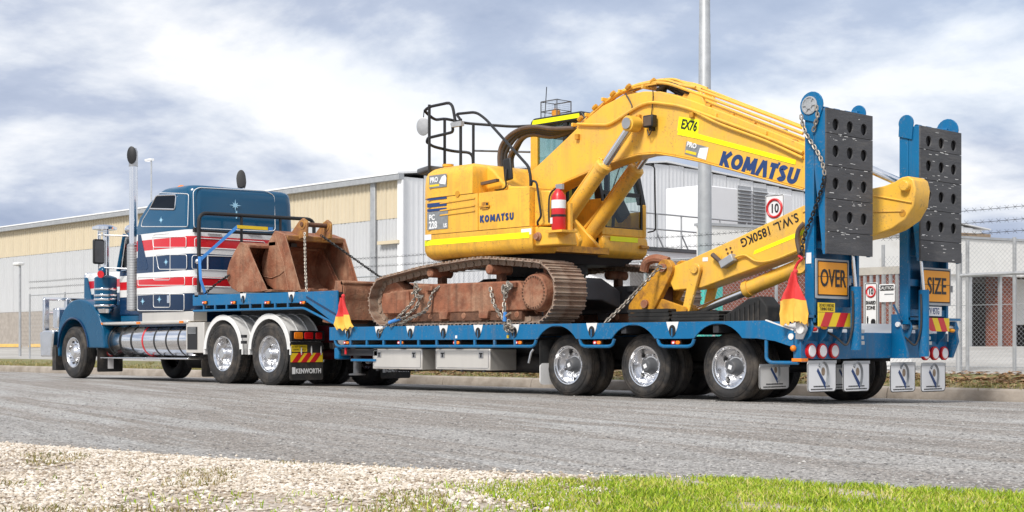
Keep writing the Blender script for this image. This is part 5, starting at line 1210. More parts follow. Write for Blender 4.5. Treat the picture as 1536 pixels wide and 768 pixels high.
def stack(levels, y0, y1, xf_, name, m, parent=exc):
    g = G(); g.ring([[(p[0], p[1], z) for p in plan(y0, y1, xf_-dx, ins)] for z, ins, dx in levels]); return g.obj(name, m, parent, ang=40)
stack([(1.90, .10, .06), (1.95, .03, .02), (2.02, 0, 0), (2.235, 0, 0)], .02, 2.73, -3.30, 'counterweight_skirt', 'yellow')
stack([(2.243, .004, 0), (2.70, .004, 0), (2.76, .01, 0)], .02, 2.73, -3.36, 'side_body', 'yellow')
stack([(1.80, .3, .3), (1.93, .2, .2)], .1, 2.6, -3.4, 'underplate', 'dark_metal')
# hood over the counterweight, rounded
g = G(); lv = [(2.767, 0., 0), (2.95, .003, 0), (3.07, .014, .01), (3.14, .045, .04), (3.185, .10, .09), (3.21, .18, .16), (3.22, .32, .26)]
g.ring([[(p[0], p[1], z) for p in plan(.02, 2.0, -4.5-dx, ins+.002)] for z, ins, dx in lv]); g.obj('engine_hood', 'yellow', exc, ang=50)
g = G(); prof = [(-4.52, 2.767), (-4.52, 3.17), (-4.38, 3.10), (-4.2, 2.93), (-4.05, 2.85), (-3.7, 2.82), (-3.66, 2.767)]; g.prism(prof, 'xz', .30, 1.0); g.obj('front_hood', 'yellow', exc, bev=.04, seg=3)
for a, b in (((637, 272), (717, 258)),): pass
# body seams, doors and stickers on the near side
yb = .02-.0
def seam(px, w_=.006, m='rust_dark', y=yb): g = G(); g.tube([(at(u, v, y)[0], y-.001, at(u, v, y)[1]) for u, v in px], w_, 4); g.obj('panel_seam', m, exc)
xq = at(717, 300, yb)[0]; G().box(xq-.006, xq+.006, yb-.002, yb+.02, 2.25, 2.757).obj('panel_seam', 'yellow_worn', exc)
for v0, v1 in ((305, 297), (316, 308), (323, 316)): g = G(); g.beam(at3(660, v0, yb-.004), at3(712, v1, yb-.004), .01, .018); g.obj('press_line', 'yellow', exc)
x, z = at(686, 291, yb); G().lathe((x, yb-.004, z), (0, 1, 0), [(0, .045), (.006, .045)], 20).obj('cap_sticker', 'yellow_worn', exc)
def rect(u0, u1, v0, v1, y, name, m, parent=exc, th=.003, r=.006):
    x0, z1 = at(u0, v0, y); x1_, _ = at(u1, v0, y); zc = at((u0+u1)/2, v1, y)[1]; z1 = at((u0+u1)/2, v0, y)[1]
    G().prism(rrect(x0, x1_, zc, z1, r, 2), 'xz', y-th, y-.0004).obj(name, m, parent); return x0, x1_, zc, z1
xa, xb_, za, zb = rect(641, 672, 317, 344, yb, 'model_plate', 'grey_print'); h = zb-za
text('PC', h*.42, (xa+.04, yb-.003, za+h*.55), R, U, 'sign_white', exc, off=.001, bold=.003, ext=.001); text('228', h*.55, (xa+.04, yb-.003, za+h*.08), R, U, 'sign_white', exc, off=.001, bold=.004, ext=.001, sx=.85); text('US', h*.3, (xa+.36, yb-.003, za+h*.08), R, U, 'sign_white', exc, off=.001, bold=.003, ext=.001, sx=.8)
for v, hh in ((296.5, 3), (304, 6), (312.5, 4)): rect(641, 670, v, v+hh, yb, 'decal_stripe', 'navy_print')
xa, z = at(720, 334, yb); stroke_word('KOMATSU', .098, (xa, yb, z-.0), R, U, 'navy_print', exc, .28, .20)
G().box(*at(720, 305, yb)[:1], at(735, 305, yb)[0], yb-.02, yb-.001, 2.55, 2.575).obj('handle_lip', 'yellow_worn', exc)
e = rect(723, 733, 303, 314, yb, 'door_latch', 'yellow_worn', th=.01); rect(729, 732, 304, 312, yb-.011, 'latch_slot', 'black')
# hood sticker
def hood_y(z): return .02+float(np.interp(z, [2.767, 2.95, 3.06, 3.13], [.002, .007, .032, .08]))
x0_, z0_ = at(645, 283, .03); x1_, z1_ = at(671, 261, .03)
G().prism([(x0_, z0_), (x1_, z0_), (x1_, 3.085), (x0_, 3.085)], 'xz', .014, .0165).obj('hire_sticker', 'grey_print', exc); text('PRO', .1, (x0_+.02, .0135, 2.985), R, U, 'sign_white', exc, bold=.004, ext=.001, sx=.9)
G().prism([(x1_-.14, z0_+.05), (x1_-.02, z0_+.03), (x1_, z0_+.12), (x1_-.03, 3.07), (x1_-.1, 3.05), (x1_-.16, 2.97)], 'xz', .0115, .0136).obj('sticker_figure', 'sign_white', exc); G().box(x0_+.01, x1_-.16, .0125, .0138, z0_+.02, z0_+.05).obj('sticker_line', 'decal_yellow', exc)
# fluorescent strips round the skirt
pl = [p for p in plan(.02, 2.73, -3.36)][:11]
g = G(); vs = [(p[0]+(CX-p[0])*-.0025, p[1]-.004 if p[0] > -5.3 else p[1]-.003, z) for p in pl for z in (2.085, 2.165)]; g.v = vs; g.f = [(2*i, 2*i+2, 2*i+3, 2*i+1) for i in range(len(pl)-1)]; g.mi = [0]*len(g.f); g.obj('reflective_strip', 'fluoro', exc)
rect(782, 797, 343, 352, yb, 'reflective_patch', 'sign_white'); rect(637, 647, 352, 360, yb, 'reflective_patch', 'sign_white')
# front of the right-hand side: step block, lamp, extinguisher
G().prism([(-3.30, 1.97), (-3.30, 2.235), (-2.9, 2.2), (-2.85, 1.97)], 'xz', .06, .42).obj('front_step', 'yellow', exc, bev=.02)
G().prism([(-3.35, 2.24), (-3.35, 2.72), (-3.05, 2.70), (-3.05, 2.24)], 'xz', .10, .34).obj('tool_compartment', 'yellow', exc, bev=.02)
x, z = at(808, 355, .06); G().lathe((x, .09, z), (0, -1, 0), [(0, .06), (.05, .06), (.06, .045), (.09, .04), (.09, .01)], 16).obj('lashing_boss', 'rust', exc); G().box(x-.1, x+.1, .09, .12, z-.1, z+.08).obj('lashing_plate', 'yellow', exc, bev=.01)
fe_x, fe_y = -2.95, .02
fx_, fz_ = at(838, 345, .1)
fe = thing('fire_extinguisher', 'red fire extinguisher strapped to the excavator front corner', 'extinguisher', (fx_, .1, fz_))
G().lathe((fx_, .1, fz_), (0, 0, 1), [(0, .085), (.02, .095), (.44, .095), (.50, .06), (.54, .035)], 24).obj('cylinder', 'red', fe); G().lathe((fx_, .1, fz_+.28), (0, 0, 1), [(0, .0965), (.11, .0965)], 24, False).obj('label_band', 'sign_white', fe); G().lathe((fx_, .1, fz_+.17), (0, 0, 1), [(0, .099), (.03, .099)], 24, False).obj('strap', 'black', fe)
G().box(fx_-.04, fx_+.08, .08, .12, fz_+.53, fz_+.60).obj('valve', 'steel', fe); G().tube(smooth([(fx_-.03, .09, fz_+.55), (fx_-.13, .06, fz_+.45), (fx_-.12, .04, fz_+.1)]), .012, 6).obj('nozzle_hose', 'black', fe); G().box(fx_-.06, fx_-.02, .003, .006, fz_+.08, fz_+.16).obj('label_patch', 'sign_white', fe)
G().box(fx_-.12, fx_+.12, .2, .24, fz_-.02, fz_+.35).obj('extinguisher_bracket', 'yellow', exc); G().box(fx_-.14, fx_+.16, -.0, .3, fz_-.035, fz_-.005).obj('extinguisher_shelf', 'yellow', exc)
# ---- cab on the far side of the boom: its front (facing the tail) and near side show
cy0, cy1 = 1.62, 2.56; cfx = -3.54; cbx = -5.0; zr_ = 3.99; zs_ = 2.24; ztx = cfx-.42
cab = grp('cab', exc)
G().prism([(cbx, 1.93), (cbx, zs_-.02), (cfx+.02, zs_-.02), (cfx+.05, 2.12), (cfx+.03, 1.97), (cfx-.06, 1.90), (cbx+.1, 1.90)], 'xz', cy0-.02, cy1).obj('cab_base', 'yellow', cab, bev=.035, seg=3)
G().box(cfx+.047, cfx+.0545, cy0+.12, cy1-.24, 2.135, 2.205).obj('reflective_strip', 'fluoro', cab)
G().box(cfx+.04, cfx+.09, cy1-.2, cy1-.03, 2.05, 2.10).obj('door_handle', 'yellow_worn', cab, bev=.01)
G().box(cbx, cfx-.02, cy0, cy0+.05, zs_-.02, 2.74).obj('side_panel', 'yellow', cab, bev=.008)
G().box(cbx, cfx-.02, cy1-.05, cy1, zs_-.02, 2.6).obj('side_panel', 'yellow', cab, bev=.008)
G().box(cfx-.05, cfx+.005, cy0, cy0+.07, zs_-.02, 2.70).obj('pillar', 'yellow', cab, bev=.01); G().box(cfx-.05, cfx+.005, cy1-.07, cy1, zs_-.02, 2.70).obj('pillar', 'yellow', cab, bev=.01)
G().box(cfx-.04, cfx+.003, cy0+.07, cy1-.07, zs_-.02, 2.33).obj('sill', 'yellow', cab, bev=.008)
for y in (cy0, cy1-.07):
    g = G(); g.prism([(cfx-.12, 2.70), (cfx, 2.70), (ztx+.12, zr_-.10), (ztx-.04, zr_-.10)], 'xz', y+.002, y+.068); g.obj('pillar', 'black', cab, bev=.008)
    g = G(); g.prism([(-4.32, 2.74), (-4.24, 2.74), (-4.24, zr_-.1), (-4.32, zr_-.1)], 'xz', y+.002, y+.05); g.obj('pillar', 'black', cab)
    G().box(cbx, cbx+.14, y, y+.07, zs_-.02, zr_-.09).obj('pillar', 'yellow', cab, bev=.01)
    yy = y+.025
    G().prism([(cbx+.14, 2.75), (-4.33, 2.75), (-4.33, zr_-.12), (cbx+.14, zr_-.12)], 'xz', yy, yy+.008).obj('window', 'glass', cab)
    G().prism([(-4.23, 2.75), (cfx-.06, 2.75), (ztx, zr_-.12), (-4.23, zr_-.12)], 'xz', yy, yy+.008).obj('window', 'glass', cab)
def slant(z): return cfx-.02+(ztx+.04-cfx)*max(0, (z-2.70)/(zr_-.1-2.70))
g = G(); g.add([(cfx-.015, cy0+.07, 2.33), (cfx-.015, cy1-.07, 2.33), (cfx-.015, cy1-.07, 2.80), (cfx-.015, cy0+.07, 2.80)], [(0, 1, 2, 3)]); g.obj('lower_windscreen', 'glass', cab)
g = G(); g.add([(slant(2.86), cy0+.07, 2.86), (slant(2.86), cy1-.07, 2.86), (slant(zr_-.12), cy1-.07, zr_-.12), (slant(zr_-.12), cy0+.07, zr_-.12)], [(0, 1, 2, 3)]); g.obj('windscreen', 'glass', cab)
G().box(slant(2.83)-.03, slant(2.83)+.015, cy0+.05, cy1-.05, 2.80, 2.86).obj('window_bar', 'black', cab)
for y in (cy0+.072, cy1-.102): G().box(cfx-.03, cfx-.004, y, y+.03, 2.33, 2.80).obj('glass_seal', 'black', cab)
G().box(cfx-.03, cfx-.005, cy0+.08, cy1-.08, 2.331, 2.345).obj('glass_seal', 'black', cab)
G().prism([(cy0+.08, 2.8), (cy1-.08, 2.8), (cy1-.08, zr_-.22), (cy0+.08, zr_-.22)], 'yz', cbx+.03, cbx+.036).obj('rear_window', 'glass', cab)
G().box(cbx+.005, cbx+.07, cy0+.07, cy1-.07, zs_, 2.80).obj('rear_panel', 'yellow', cab); G().box(cbx+.005, cbx+.07, cy0+.07, cy1-.07, zr_-.22, zr_-.1).obj('rear_header', 'black', cab)
G().prism([(cbx-.01, zr_-.10), (cbx+.02, zr_-.01), (cbx+.08, zr_+.03), (ztx+.02, zr_+.03), (ztx+.12, zr_-.10)], 'xz', cy0-.01, cy1+.01).obj('cab_roof', 'black', cab, bev=.02)
G().prism([(cbx+.05, zr_-.065), (cbx+.07, zr_-.0), (ztx-.02, zr_-.0), (ztx-.0, zr_-.065)], 'xz', cy0-.016, cy0-.0105).obj('reflective_strip', 'fluoro', cab)
G().box(cbx+.35, cbx+.85, cy0+.2, cy1-.2, 2.25, 2.62).obj('seat', 'seat', cab, bev=.05); G().box(cbx+.25, cbx+.4, cy0+.22, cy1-.22, 2.55, 3.3).obj('seat_back', 'seat', cab, bev=.05)
for y in (cy0+.25, cy1-.35): G().tube(smooth([(cfx-.35, y, 2.25), (cfx-.32, y, 2.6), (cfx-.4, y+.05, 2.85)]), .025, 6).obj('control_lever', 'black', cab)
G().obox((cfx-.28, cy1-.25, 2.62), (1, 0, 0), (0, .8, .6), (0, -.6, .8), .05, .12, .14).obj('monitor', 'black', cab, bev=.02)
G().tube(round_corners([(cfx+.01, cy1-.02, 3.30), (cfx+.12, cy1+.05, 3.26), (cfx+.14, cy1+.05, 2.32), (cfx+.03, cy1, 2.30)], .05), .012, 6).obj('grab_rail', 'black', cab)
g = G(); g.tube([(slant(2.9)+.012, cy0+.3, 2.9), (slant(3.3)+.012, cy0+.62, 3.3)], .008, 5); g.obj('wiper', 'black', cab)
x, z = at(883, 366, cy0-.02); G().lathe((x, cy0-.024, z), (0, 1, 0), [(0, .04), (.002, .04)], 16).obj('round_sticker', 'teal', cab); x, z = at(895, 362, cy0-.02); G().box(x-.04, x+.04, cy0-.024, cy0-.021, z-.03, z+.05).obj('warning_sticker', 'sign_black', cab); G().box(x-.05, x+.04, cy0-.024, cy0-.021, z-.13, z-.04).obj('warning_sticker', 'red', cab)
x, z = at(890, 340, cy0-.004); G().box(x-.1, x+.1, cy0-.012, cy0-.001, z-.015, z+.015).obj('door_rail', 'galv', cab)
# beacon in its cage, aerial
bx_, bz_ = at(834, 168, 2.1); bz_ = zr_+.035
G().lathe((bx_, 2.1, bz_), (0, 0, 1), [(0, .07), (.03, .07), (.04, .065), (.16, .065), (.19, .04), (.19, .005)], 16).obj('beacon', 'orange_sign', cab)
g = G()
for xx in (-.17, .17):
    for yy in (-.15, .15): g.tube([(bx_+xx, 2.1+yy, bz_-.02), (bx_+xx, 2.1+yy, bz_+.30)], .009, 5)
for zz2 in (.15, .30): g.tube([(bx_+a, 2.1+b, bz_+zz2) for a, b in ((-.17, -.15), (.17, -.15), (.17, .15), (-.17, .15))], .009, 5, True)
for q in np.linspace(-.17, .17, 12):
    g.tube([(bx_+q, 1.95, bz_), (bx_+q, 1.95, bz_+.3)], .0012, 3); g.tube([(bx_+.17, 2.1+q*.88, bz_), (bx_+.17, 2.1+q*.88, bz_+.3)], .0012, 3)
for q in np.linspace(0.02, .28, 9): g.tube([(bx_-.17, 1.95, bz_+q), (bx_+.17, 1.95, bz_+q), (bx_+.17, 2.25, bz_+q)], .0012, 3)
g.obj('beacon_cage', 'grey_paint', cab)
G().cyl((bx_-.25, 2.1, bz_-.03), (bx_-.20, 2.1, bz_+.55), .007, n=5).obj('aerial', 'black', cab)
# ---- boom
by0, by1 = 1.05, 1.43
def bp(u, v): return at(u, v, by0)
top = [(783, 268), (812, 243), (850, 207), (880, 178), (905, 158), (935, 143), (965, 137), (990, 137), (1015, 143), (1045, 153), (1100, 174), (1160, 198), (1205, 216)]
bot = [(1205, 283), (1160, 271), (1100, 254), (1050, 241), (1010, 233), (985, 229), (958, 231), (935, 237), (905, 247), (878, 259), (850, 271), (821, 286)]
tipx, tipz = .78, 2.43
pb = [bp(*p) for p in top]+[(.62, 2.86), (.82, 2.66), (.93, 2.5), (.90, 2.3), (.72, 2.24), (.52, 2.36)]+[bp(*p) for p in bot]+[(-4.06, 2.35), (-4.3, 2.35), (-4.42, 2.6)]
G().prism(pb, 'xz', by0, by1).obj('boom', 'yellow_arm', exc, bev=.012)
for dy in (-.012, ):                            # edge flanges
    g = G(); g.tube([(bp(*p)[0], by0+.0, bp(*p)[1]-.01) for p in bot[::-1]], .012, 5); g.obj('weld_bead', 'yellow_arm', exc)
def place_text_on(u0, v0, u1, v1, y, s, size, m, parent=exc, bold=.0, sx=1., flip=False, ext=.002):
    a, b = Vector(at3(u0, v0, y)), Vector(at3(u1, v1, y)); r_ = (b-a).normalized(); up_ = Vector((-r_.z, 0, r_.x))
    return text(s, size, a, r_, up_, m, parent, off=.004, bold=bold, sx=sx, ext=ext)
def quad(px, y, name, m, parent=exc, th=.003): G().prism([at(u, v, y) for u, v in px], 'xz', y-th, y-.0005).obj(name, m, parent)
a_, b_ = Vector(at3(1078, 249, by0)), Vector(at3(1187, 276, by0)); r_ = (b_-a_).normalized(); stroke_word('KOMATSU', .198, a_, r_, (-r_.z, 0, r_.x), 'navy_print', exc, .29, .08, slant=.1)
quad([(1016, 196), (1019, 175), (1049, 180), (1047, 202)], by0, 'fleet_number_plate', 'fluoro'); place_text_on(1021, 192, 1045, 197, by0-.003, 'EX76', .17, 'sign_black', sx=.72, bold=.004)
quad([(1016, 202), (1018, 194), (1048, 201), (1194, 240), (1193, 247), (1046, 208)], by0-.0032, 'reflective_strip', 'fluoro')
quad([(1027, 231), (1030, 212), (1063, 221), (1059, 240)], by0, 'hire_sticker', 'grey_print'); quad([(1046, 236), (1050, 222), (1063, 221), (1059, 240)], by0-.0034, 'sticker_figure', 'sign_white'); place_text_on(1030, 219, 1055, 226, by0-.003, 'PRO', .085, 'sign_white', bold=.004); quad([(1028, 229), (1029, 225), (1045, 229), (1044, 233)], by0-.0032, 'sticker_line', 'decal_yellow')
# boom lamp
x, z = at(981, 183, by0); G().box(x-.085, x+.085, by0-.13, by0-.03, z-.08, z+.08).obj('boom_lamp', 'black', exc, bev=.015); G().box(x-.065, x+.065, by0-.134, by0-.1305, z-.06, z+.06).obj('lamp_glass', 'hose_brown', exc); G().box(x-.02, x+.02, by0-.08, by0-.001, z-.12, z-.06).obj('lamp_bracket', 'black', exc)
g = G(); g.tube(smooth([(x-.02, by0-.03, z+.08), (x, by0-.02, z+.3), (x-.02, by0-.0, z+.42)]), .007, 5); g.obj('lamp_cable', 'black', exc); g = G(); g.tube(smooth([(x-.05, by0-.08, z-.1), (x-.02, by0-.08, z-.18), (x+.03, by0-.08, z-.12)]), .008, 5); g.obj('lamp_cable', 'black', exc)
# boom cylinders
def cylinder(p0, pm, p1, rb, rr, name, m='yellow_arm', y=None):
    p0, pm, p1 = Vector(p0), Vector(pm), Vector(p1); e = grp(name, exc); d = (p1-p0).normalized()
    g = G(); L = (pm-p0).length; g.lathe(p0, d, [(-.02, rb*.8), (0, rb), (L-.10, rb), (L-.10, rb*1.15), (L-.02, rb*1.15), (L, rb*.95)], 24); g.obj('barrel', m, e)
    G().cyl(pm-d*.05, p1, rr, n=18).obj('rod', 'chrome' if name == 'boom_cylinder' else 'chrome', e)
    for p in (p0, p1): G().cyl(p+Vector((0, -rb*.9, 0)), p+Vector((0, rb*.9, 0)), rb*1.05, n=20).obj('pin_eye', m, e)
    return e
for yy, pts in ((.90, ((835, 352), (908, 246), (948, 186))), (1.55, None)):
    if pts: A = [at3(*p, yy) for p in pts]; near_A = A
    else: A = [(a[0], yy, a[2]) for a in near_A]
    cylinder(A[0], A[1], A[2], .10, .055, 'boom_cylinder')
    p = Vector(A[2]); G().cyl((p.x, yy-.09, p.z), (p.x, yy-.12, p.z), .075, n=20).obj('pin_cap', 'steel' if pts else 'yellow', exc)
    d = (Vector(A[1])-Vector(A[0])).normalized(); nrm = Vector((-d.z, 0, d.x))
    g = G(); g.tube([Vector(A[0])+nrm*.14+Vector((0, -.03, 0)), Vector(A[0])+d*.3+nrm*.135, Vector(A[1])+nrm*.13, Vector(A[1])+nrm*.08], .022, 7); g.obj('cylinder_pipe', 'yellow_arm', exc)
G().cyl((near_A[2][0], .80, near_A[2][2]), (near_A[2][0], 1.66, near_A[2][2]), .06, n=14).obj('boom_pin', 'steel', exc)
G().prism([(-3.95, 1.97), (-3.95, 2.42), (-3.5, 2.40), (-3.35, 2.1), (-3.4, 1.97)], 'xz', .97, 1.04).obj('boom_foot_bracket', 'yellow', exc, bev=.02); G().prism([(-4.3, 1.97), (-4.3, 2.6), (-3.9, 2.45), (-3.5, 2.1), (-3.4, 1.97)], 'xz', 1.44, 1.50).obj('boom_foot_bracket', 'yellow', exc, bev=.02)
G().box(-4.6, -3.38, .12, 1.6, 1.93, 2.02).obj('revolving_frame', 'yellow_worn', exc)
for q in (.80,): g = G(); g.tube(smooth([(near_A[0][0]-.05, .84, near_A[0][2]+.12), (near_A[0][0]+.02, .8, near_A[0][2]-.1), (near_A[0][0]-.18, .82, near_A[0][2]-.22)]), .03, 8); g.obj('base_hose', 'hose_brown', exc)
# pipes and hoses over the boom
def bpipe(px, y, r, m, name='boom_pipe'): G().tube(smooth([at3(u, v, y) for u, v in px], 5), r, 7).obj(name, m, exc)
bpipe([(866, 186), (900, 187), (918, 184), (965, 156), (1000, 156), (1030, 162), (1080, 180), (1150, 206), (1204, 229)], by0-.03, .022, 'yellow_arm')
bpipe([(1040, 166), (1080, 186), (1150, 212), (1204, 237)], by0-.03, .02, 'yellow_arm')
for i, (dy, dz) in enumerate(((.0, 0), (.05, .03), (.11, .05), (.17, .06), (.23, .06), (.29, .05))):
    j = lambda: random.uniform(-.02, .02)
    def up2(u, v, k=1.): x, z = bp(u, v); return (x, by0+.06+dy, z+.05+dz*k+j())
    pts = [up2(862, 196), up2(885, 176), up2(912, 152), up2(950, 135), up2(990, 130)]
    if i % 2 == 0: pts += [up2(1030, 141), up2(1100, 168), up2(1200, 208)]
    else: pts += [up2(1012, 134), up2(1035, 141)]
    G().tube(smooth(pts, 5), .020, 7).obj('boom_pipe', 'yellow_arm', exc)
    # flexible loops back to the valve block
    x, z = bp(862, 196); a = (x, by0+.06+dy, z+.05+dz)
    hy = 1.0+dy*.5; o4 = (0, 4, 9, 15, 3, 19)[i]; q4 = (0, 3, 6, 11, 2, 12)[i]
    pts = [a, at3(832, 193+q4, (a[1]+hy)/2), at3(800, 190+q4, hy), at3(775+o4*.5, 196+q4, hy), at3(756+o4, 212+q4, hy), at3(749+o4, 232+q4*.5, hy), at3(751+o4, 262, hy), at3(755+o4, 275, hy)]
    G().tube(smooth(pts, 6), .03, 8).obj('hydraulic_hose', 'hose' if i % 3 else 'hose_brown', exc)
    if i < 4:
        p2 = [at3(985+4*i, 136+3*i, by0+.1+.08*i), at3(1000, 126+2*i, by0+.1+.08*i), at3(1016, 128+4*i, by0+.1+.08*i), at3(1030, 139+2*i, by0+.1+.08*i), at3(1045, 140, by0+.12+.08*i)]
        G().tube(smooth(p2, 5), .022, 7).obj('boom_hose', 'hose', exc)
for u, v in ((860, 190), (880, 175), (905, 152), (930, 140), (965, 133), (1075, 176), (1150, 203)): x, z = bp(u, v); G().box(x-.016, x+.016, by0-.03, by0+.36, z+.0, z+.05).obj('pipe_clamp', 'yellow_arm', exc, bev=.006)
for u, v in ((868, 205), (960, 176), (1040, 172)): x, z = bp(u, v); G().box(x-.03, x+.03, by0-.05, by0-.001, z-.04, z+.03).obj('pipe_clip', 'yellow_worn', exc)
for i in range(7):                               # loose small lines and unions bundled over the knuckle
    o5 = random.uniform(-4, 4); yy = by0+.03+.05*i; r5 = random.uniform(.009, .015); jj = lambda: random.uniform(-2.2, 2.2)
    px5 = [(868+o5, 190+jj()), (888, 170+jj()), (908, 152+jj()), (930, 140+jj()), (955, 131+jj()), (985, 127+jj())]
    if i % 2: px5 += [(1008, 128+jj()), (1030, 138+jj())]
    G().tube(smooth([at3(u, v, yy) for u, v in px5], 5), r5, 6).obj('pilot_line', ('yellow_arm', 'hose', 'yellow_worn')[i % 3], exc)
for u, v in ((872, 186), (890, 168), (918, 148), (945, 136), (975, 130), (1060, 164), (1090, 176), (1125, 190), (1165, 206), (1190, 216)):
    x, z = bp(u, v); G().lathe((x-.04, by0+random.uniform(-.03, .12), z+random.uniform(.02, .06)), (1, 0, -.35 if u > 1000 else .7), [(0, .028), (.03, .034), (.05, .034), (.08, .028)], 8).obj('pipe_union', 'yellow_worn', exc)
G().tube(smooth([at3(938, 140, by0-.02), at3(945, 152, by0-.02), at3(948, 162, by0-.03), at3(942, 172, by0-.03), at3(940, 182, by0-.03)], 4), .009, 6).obj('grease_line', 'hose', exc)
# arm cylinder on top of the boom
A = [at3(1036, 150, 1.24), at3(1195, 205, 1.24)]; A1 = at3(1362, 279, 1.24)
cylinder(A[0], (0.45, 1.24, 3.02), A1, .085, .05, 'arm_cylinder'); x, z = bp(1036, 150); G().prism([(x-.2, z-.05), (x-.05, z+.12), (x+.12, z+.1), (x+.2, z-.1)], 'xz', 1.10, 1.15).obj('cylinder_bracket', 'yellow_arm', exc, bev=.01)
G().prism([(x-.2, z-.05), (x-.05, z+.12), (x+.12, z+.1), (x+.2, z-.1)], 'xz', 1.33, 1.38).obj('cylinder_bracket', 'yellow_arm', exc, bev=.01)
G().tube(smooth([at3(1045, 140, 1.3), at3(1075, 165, 1.3), at3(1100, 178, 1.3), at3(1120, 180, 1.3), at3(1150, 192, 1.3), at3(1180, 197, 1.3)]), .024, 7).obj('boom_hose', 'hose', exc)
# ---- arm, folded back under the boom
ay0, ay1 = 1.08, 1.40
def ap(u, v): return at(u, v, ay0)
parm = [ap(*p) for p in ((1002, 418), (1003, 402), (1030, 391), (1115, 352), (1205, 308), (1300, 284), (1325, 279), (1341, 273), (1352, 266), (1362, 264), (1370, 269), (1373, 284), (1370, 308), (1358, 329), (1338, 343), (1310, 354), (1205, 376), (1120, 407), (1052, 432), (1010, 436))]
G().prism(parm, 'xz', ay0, ay1).obj('arm', 'yellow_arm', exc, bev=.015)
for y in (ay0-.006, ): g = G(); g.tube([(ap(*p)[0], y, ap(*p)[1]) for p in ((1205, 318), (1300, 292), (1330, 297), (1368, 304))], .012, 5); g.tube([(ap(*p)[0], y, ap(*p)[1]) for p in ((1310, 318), (1355, 317))], .008, 5); g.obj('weld_bead', 'yellow_arm', exc)
for (u, v, r_) in ((1360, 279, .06), (1264, 318, .12)): x, z = ap(u, v); G().cyl((x, ay0-.07, z), (x, ay1+.07, z), r_, n=20).obj('arm_pin', 'yellow_arm', exc, bev=.01)
x, z = ap(1354, 320); G().lathe((x, ay0-.004, z), (0, 1, 0), [(0, .04), (.01, .05)], 16).obj('lug_hole', 'yellow_worn', exc)
e = place_text_on(1196, 319, 1130, 350, ay0, 'S.W.L. 1850KG', .155, 'sign_black', sx=.93, bold=.002)
quad([(1130, 382), (1132, 376), (1207, 344), (1207, 351)], ay0, 'reflective_strip', 'fluoro')
bx2, bz2 = ap(1096, 392); G().obox((bx2, ay0-.05, bz2), (.9, 0, .43), (0, 1, 0), (-.43, 0, .9), .11, .05, .05).obj('valve_block', 'galv', exc, bev=.01); G().cyl((ap(1073, 382)[0], ay0-.06, ap(1073, 382)[1]), (bx2-.09, ay0-.06, bz2-.02), .03, n=10).obj('hose_coupling', 'hose_brown', exc)
for u, v in ((1090, 374), (1096, 372), (1092, 380), (1098, 378)): x, z = ap(u, v); G().cyl((x, ay0-.01, z), (x, ay0, z), .014, n=8).obj('bolt', 'rust_dark', exc)
G().tube(smooth([at3(1103, 386, ay0-.04), at3(1118, 383, ay0-.03), at3(1135, 392, ay0-.03), at3(1160, 390, ay0-.03), at3(1205, 372, ay0-.03)]), .016, 6).obj('arm_pipe', 'yellow_arm', exc); G().tube(smooth([at3(1206, 335, ay0-.05), at3(1198, 345, ay0-.06), at3(1196, 360, ay0-.05), at3(1200, 380, ay0-.04)]), .03, 8).obj('arm_hose', 'hose_brown', exc)
rect(1054, 1062, 386, 392, ay0, 'round_sticker', 'sign_white')
# bucket cylinder, links and coupler at the arm's end
cylinder(at3(1205, 398, 1.24), at3(1118, 438, 1.24), at3(1012, 480, 1.24), .095, .055, 'bucket_cylinder')
def link(p, q, r0, r1, y0, y1, name, m, parent=exc):
    p, q = Vector((p[0], p[1])), Vector((q[0], q[1])); d = (q-p).normalized(); a = math.degrees(math.atan2(d.y, d.x))
    pts = arc(p.x, p.y, r0, a+90, a+270, 10)+arc(q.x, q.y, r1, a-90, a+90, 10); G().prism(pts, 'xz', y0, y1).obj(name, m, parent, bev=.008)
for y in (ay0-.07, ay1+.02): link(ap(1048, 404), ap(1033, 468), .075, .06, y, y+.05, 'bucket_link', 'yellow_arm')
for u, v, r_, m in ((1048, 404, .055, 'yellow_arm'), (1033, 465, .045, 'yellow_worn')): x, z = ap(u, v); G().cyl((x, ay0-.10, z), (x, ay1+.10, z), r_, n=16).obj('link_pin', m, exc)
for y in (ay0-.02, ay1-.04): link(ap(1033, 468), ap(985, 456), .05, .09, y, y+.05, 'link_arm', 'yellow_worn')
cpl = grp('quick_coupler', exc)
for y in (ay0-.06, ay1-.03):
    link(ap(1001, 404), ap(973, 462), .13, .13, y, y+.09, 'coupler_cheek', 'yellow_worn', cpl)
    link(ap(985, 412), ap(953, 462), .06, .09, y+.02, y+.1, 'coupler_hook', 'yellow_worn', cpl)
for u, v in ((1000, 402), (973, 456)): x, z = ap(u, v); G().cyl((x, ay0-.10, z), (x, ay1+.10, z), .055, n=16).obj('coupler_pin', 'rust', cpl)
g = G(); x, z = ap(983, 397); g.tube(smooth([(x-.2, ay0+.0, z-.08), (x-.15, ay0, z+.04), (x-.0, ay0+.02, z+.08), (x+.18, ay0+.05, z+.04)]), [.06]*19, 10); g.obj('coupler_claw', 'rust', cpl)
G().box(ap(960, 460)[0], ap(990, 460)[0], ay0+.06, ay1-.06, ap(970, 470)[1], ap(970, 430)[1]).obj('coupler_core', 'rust_dark', cpl)
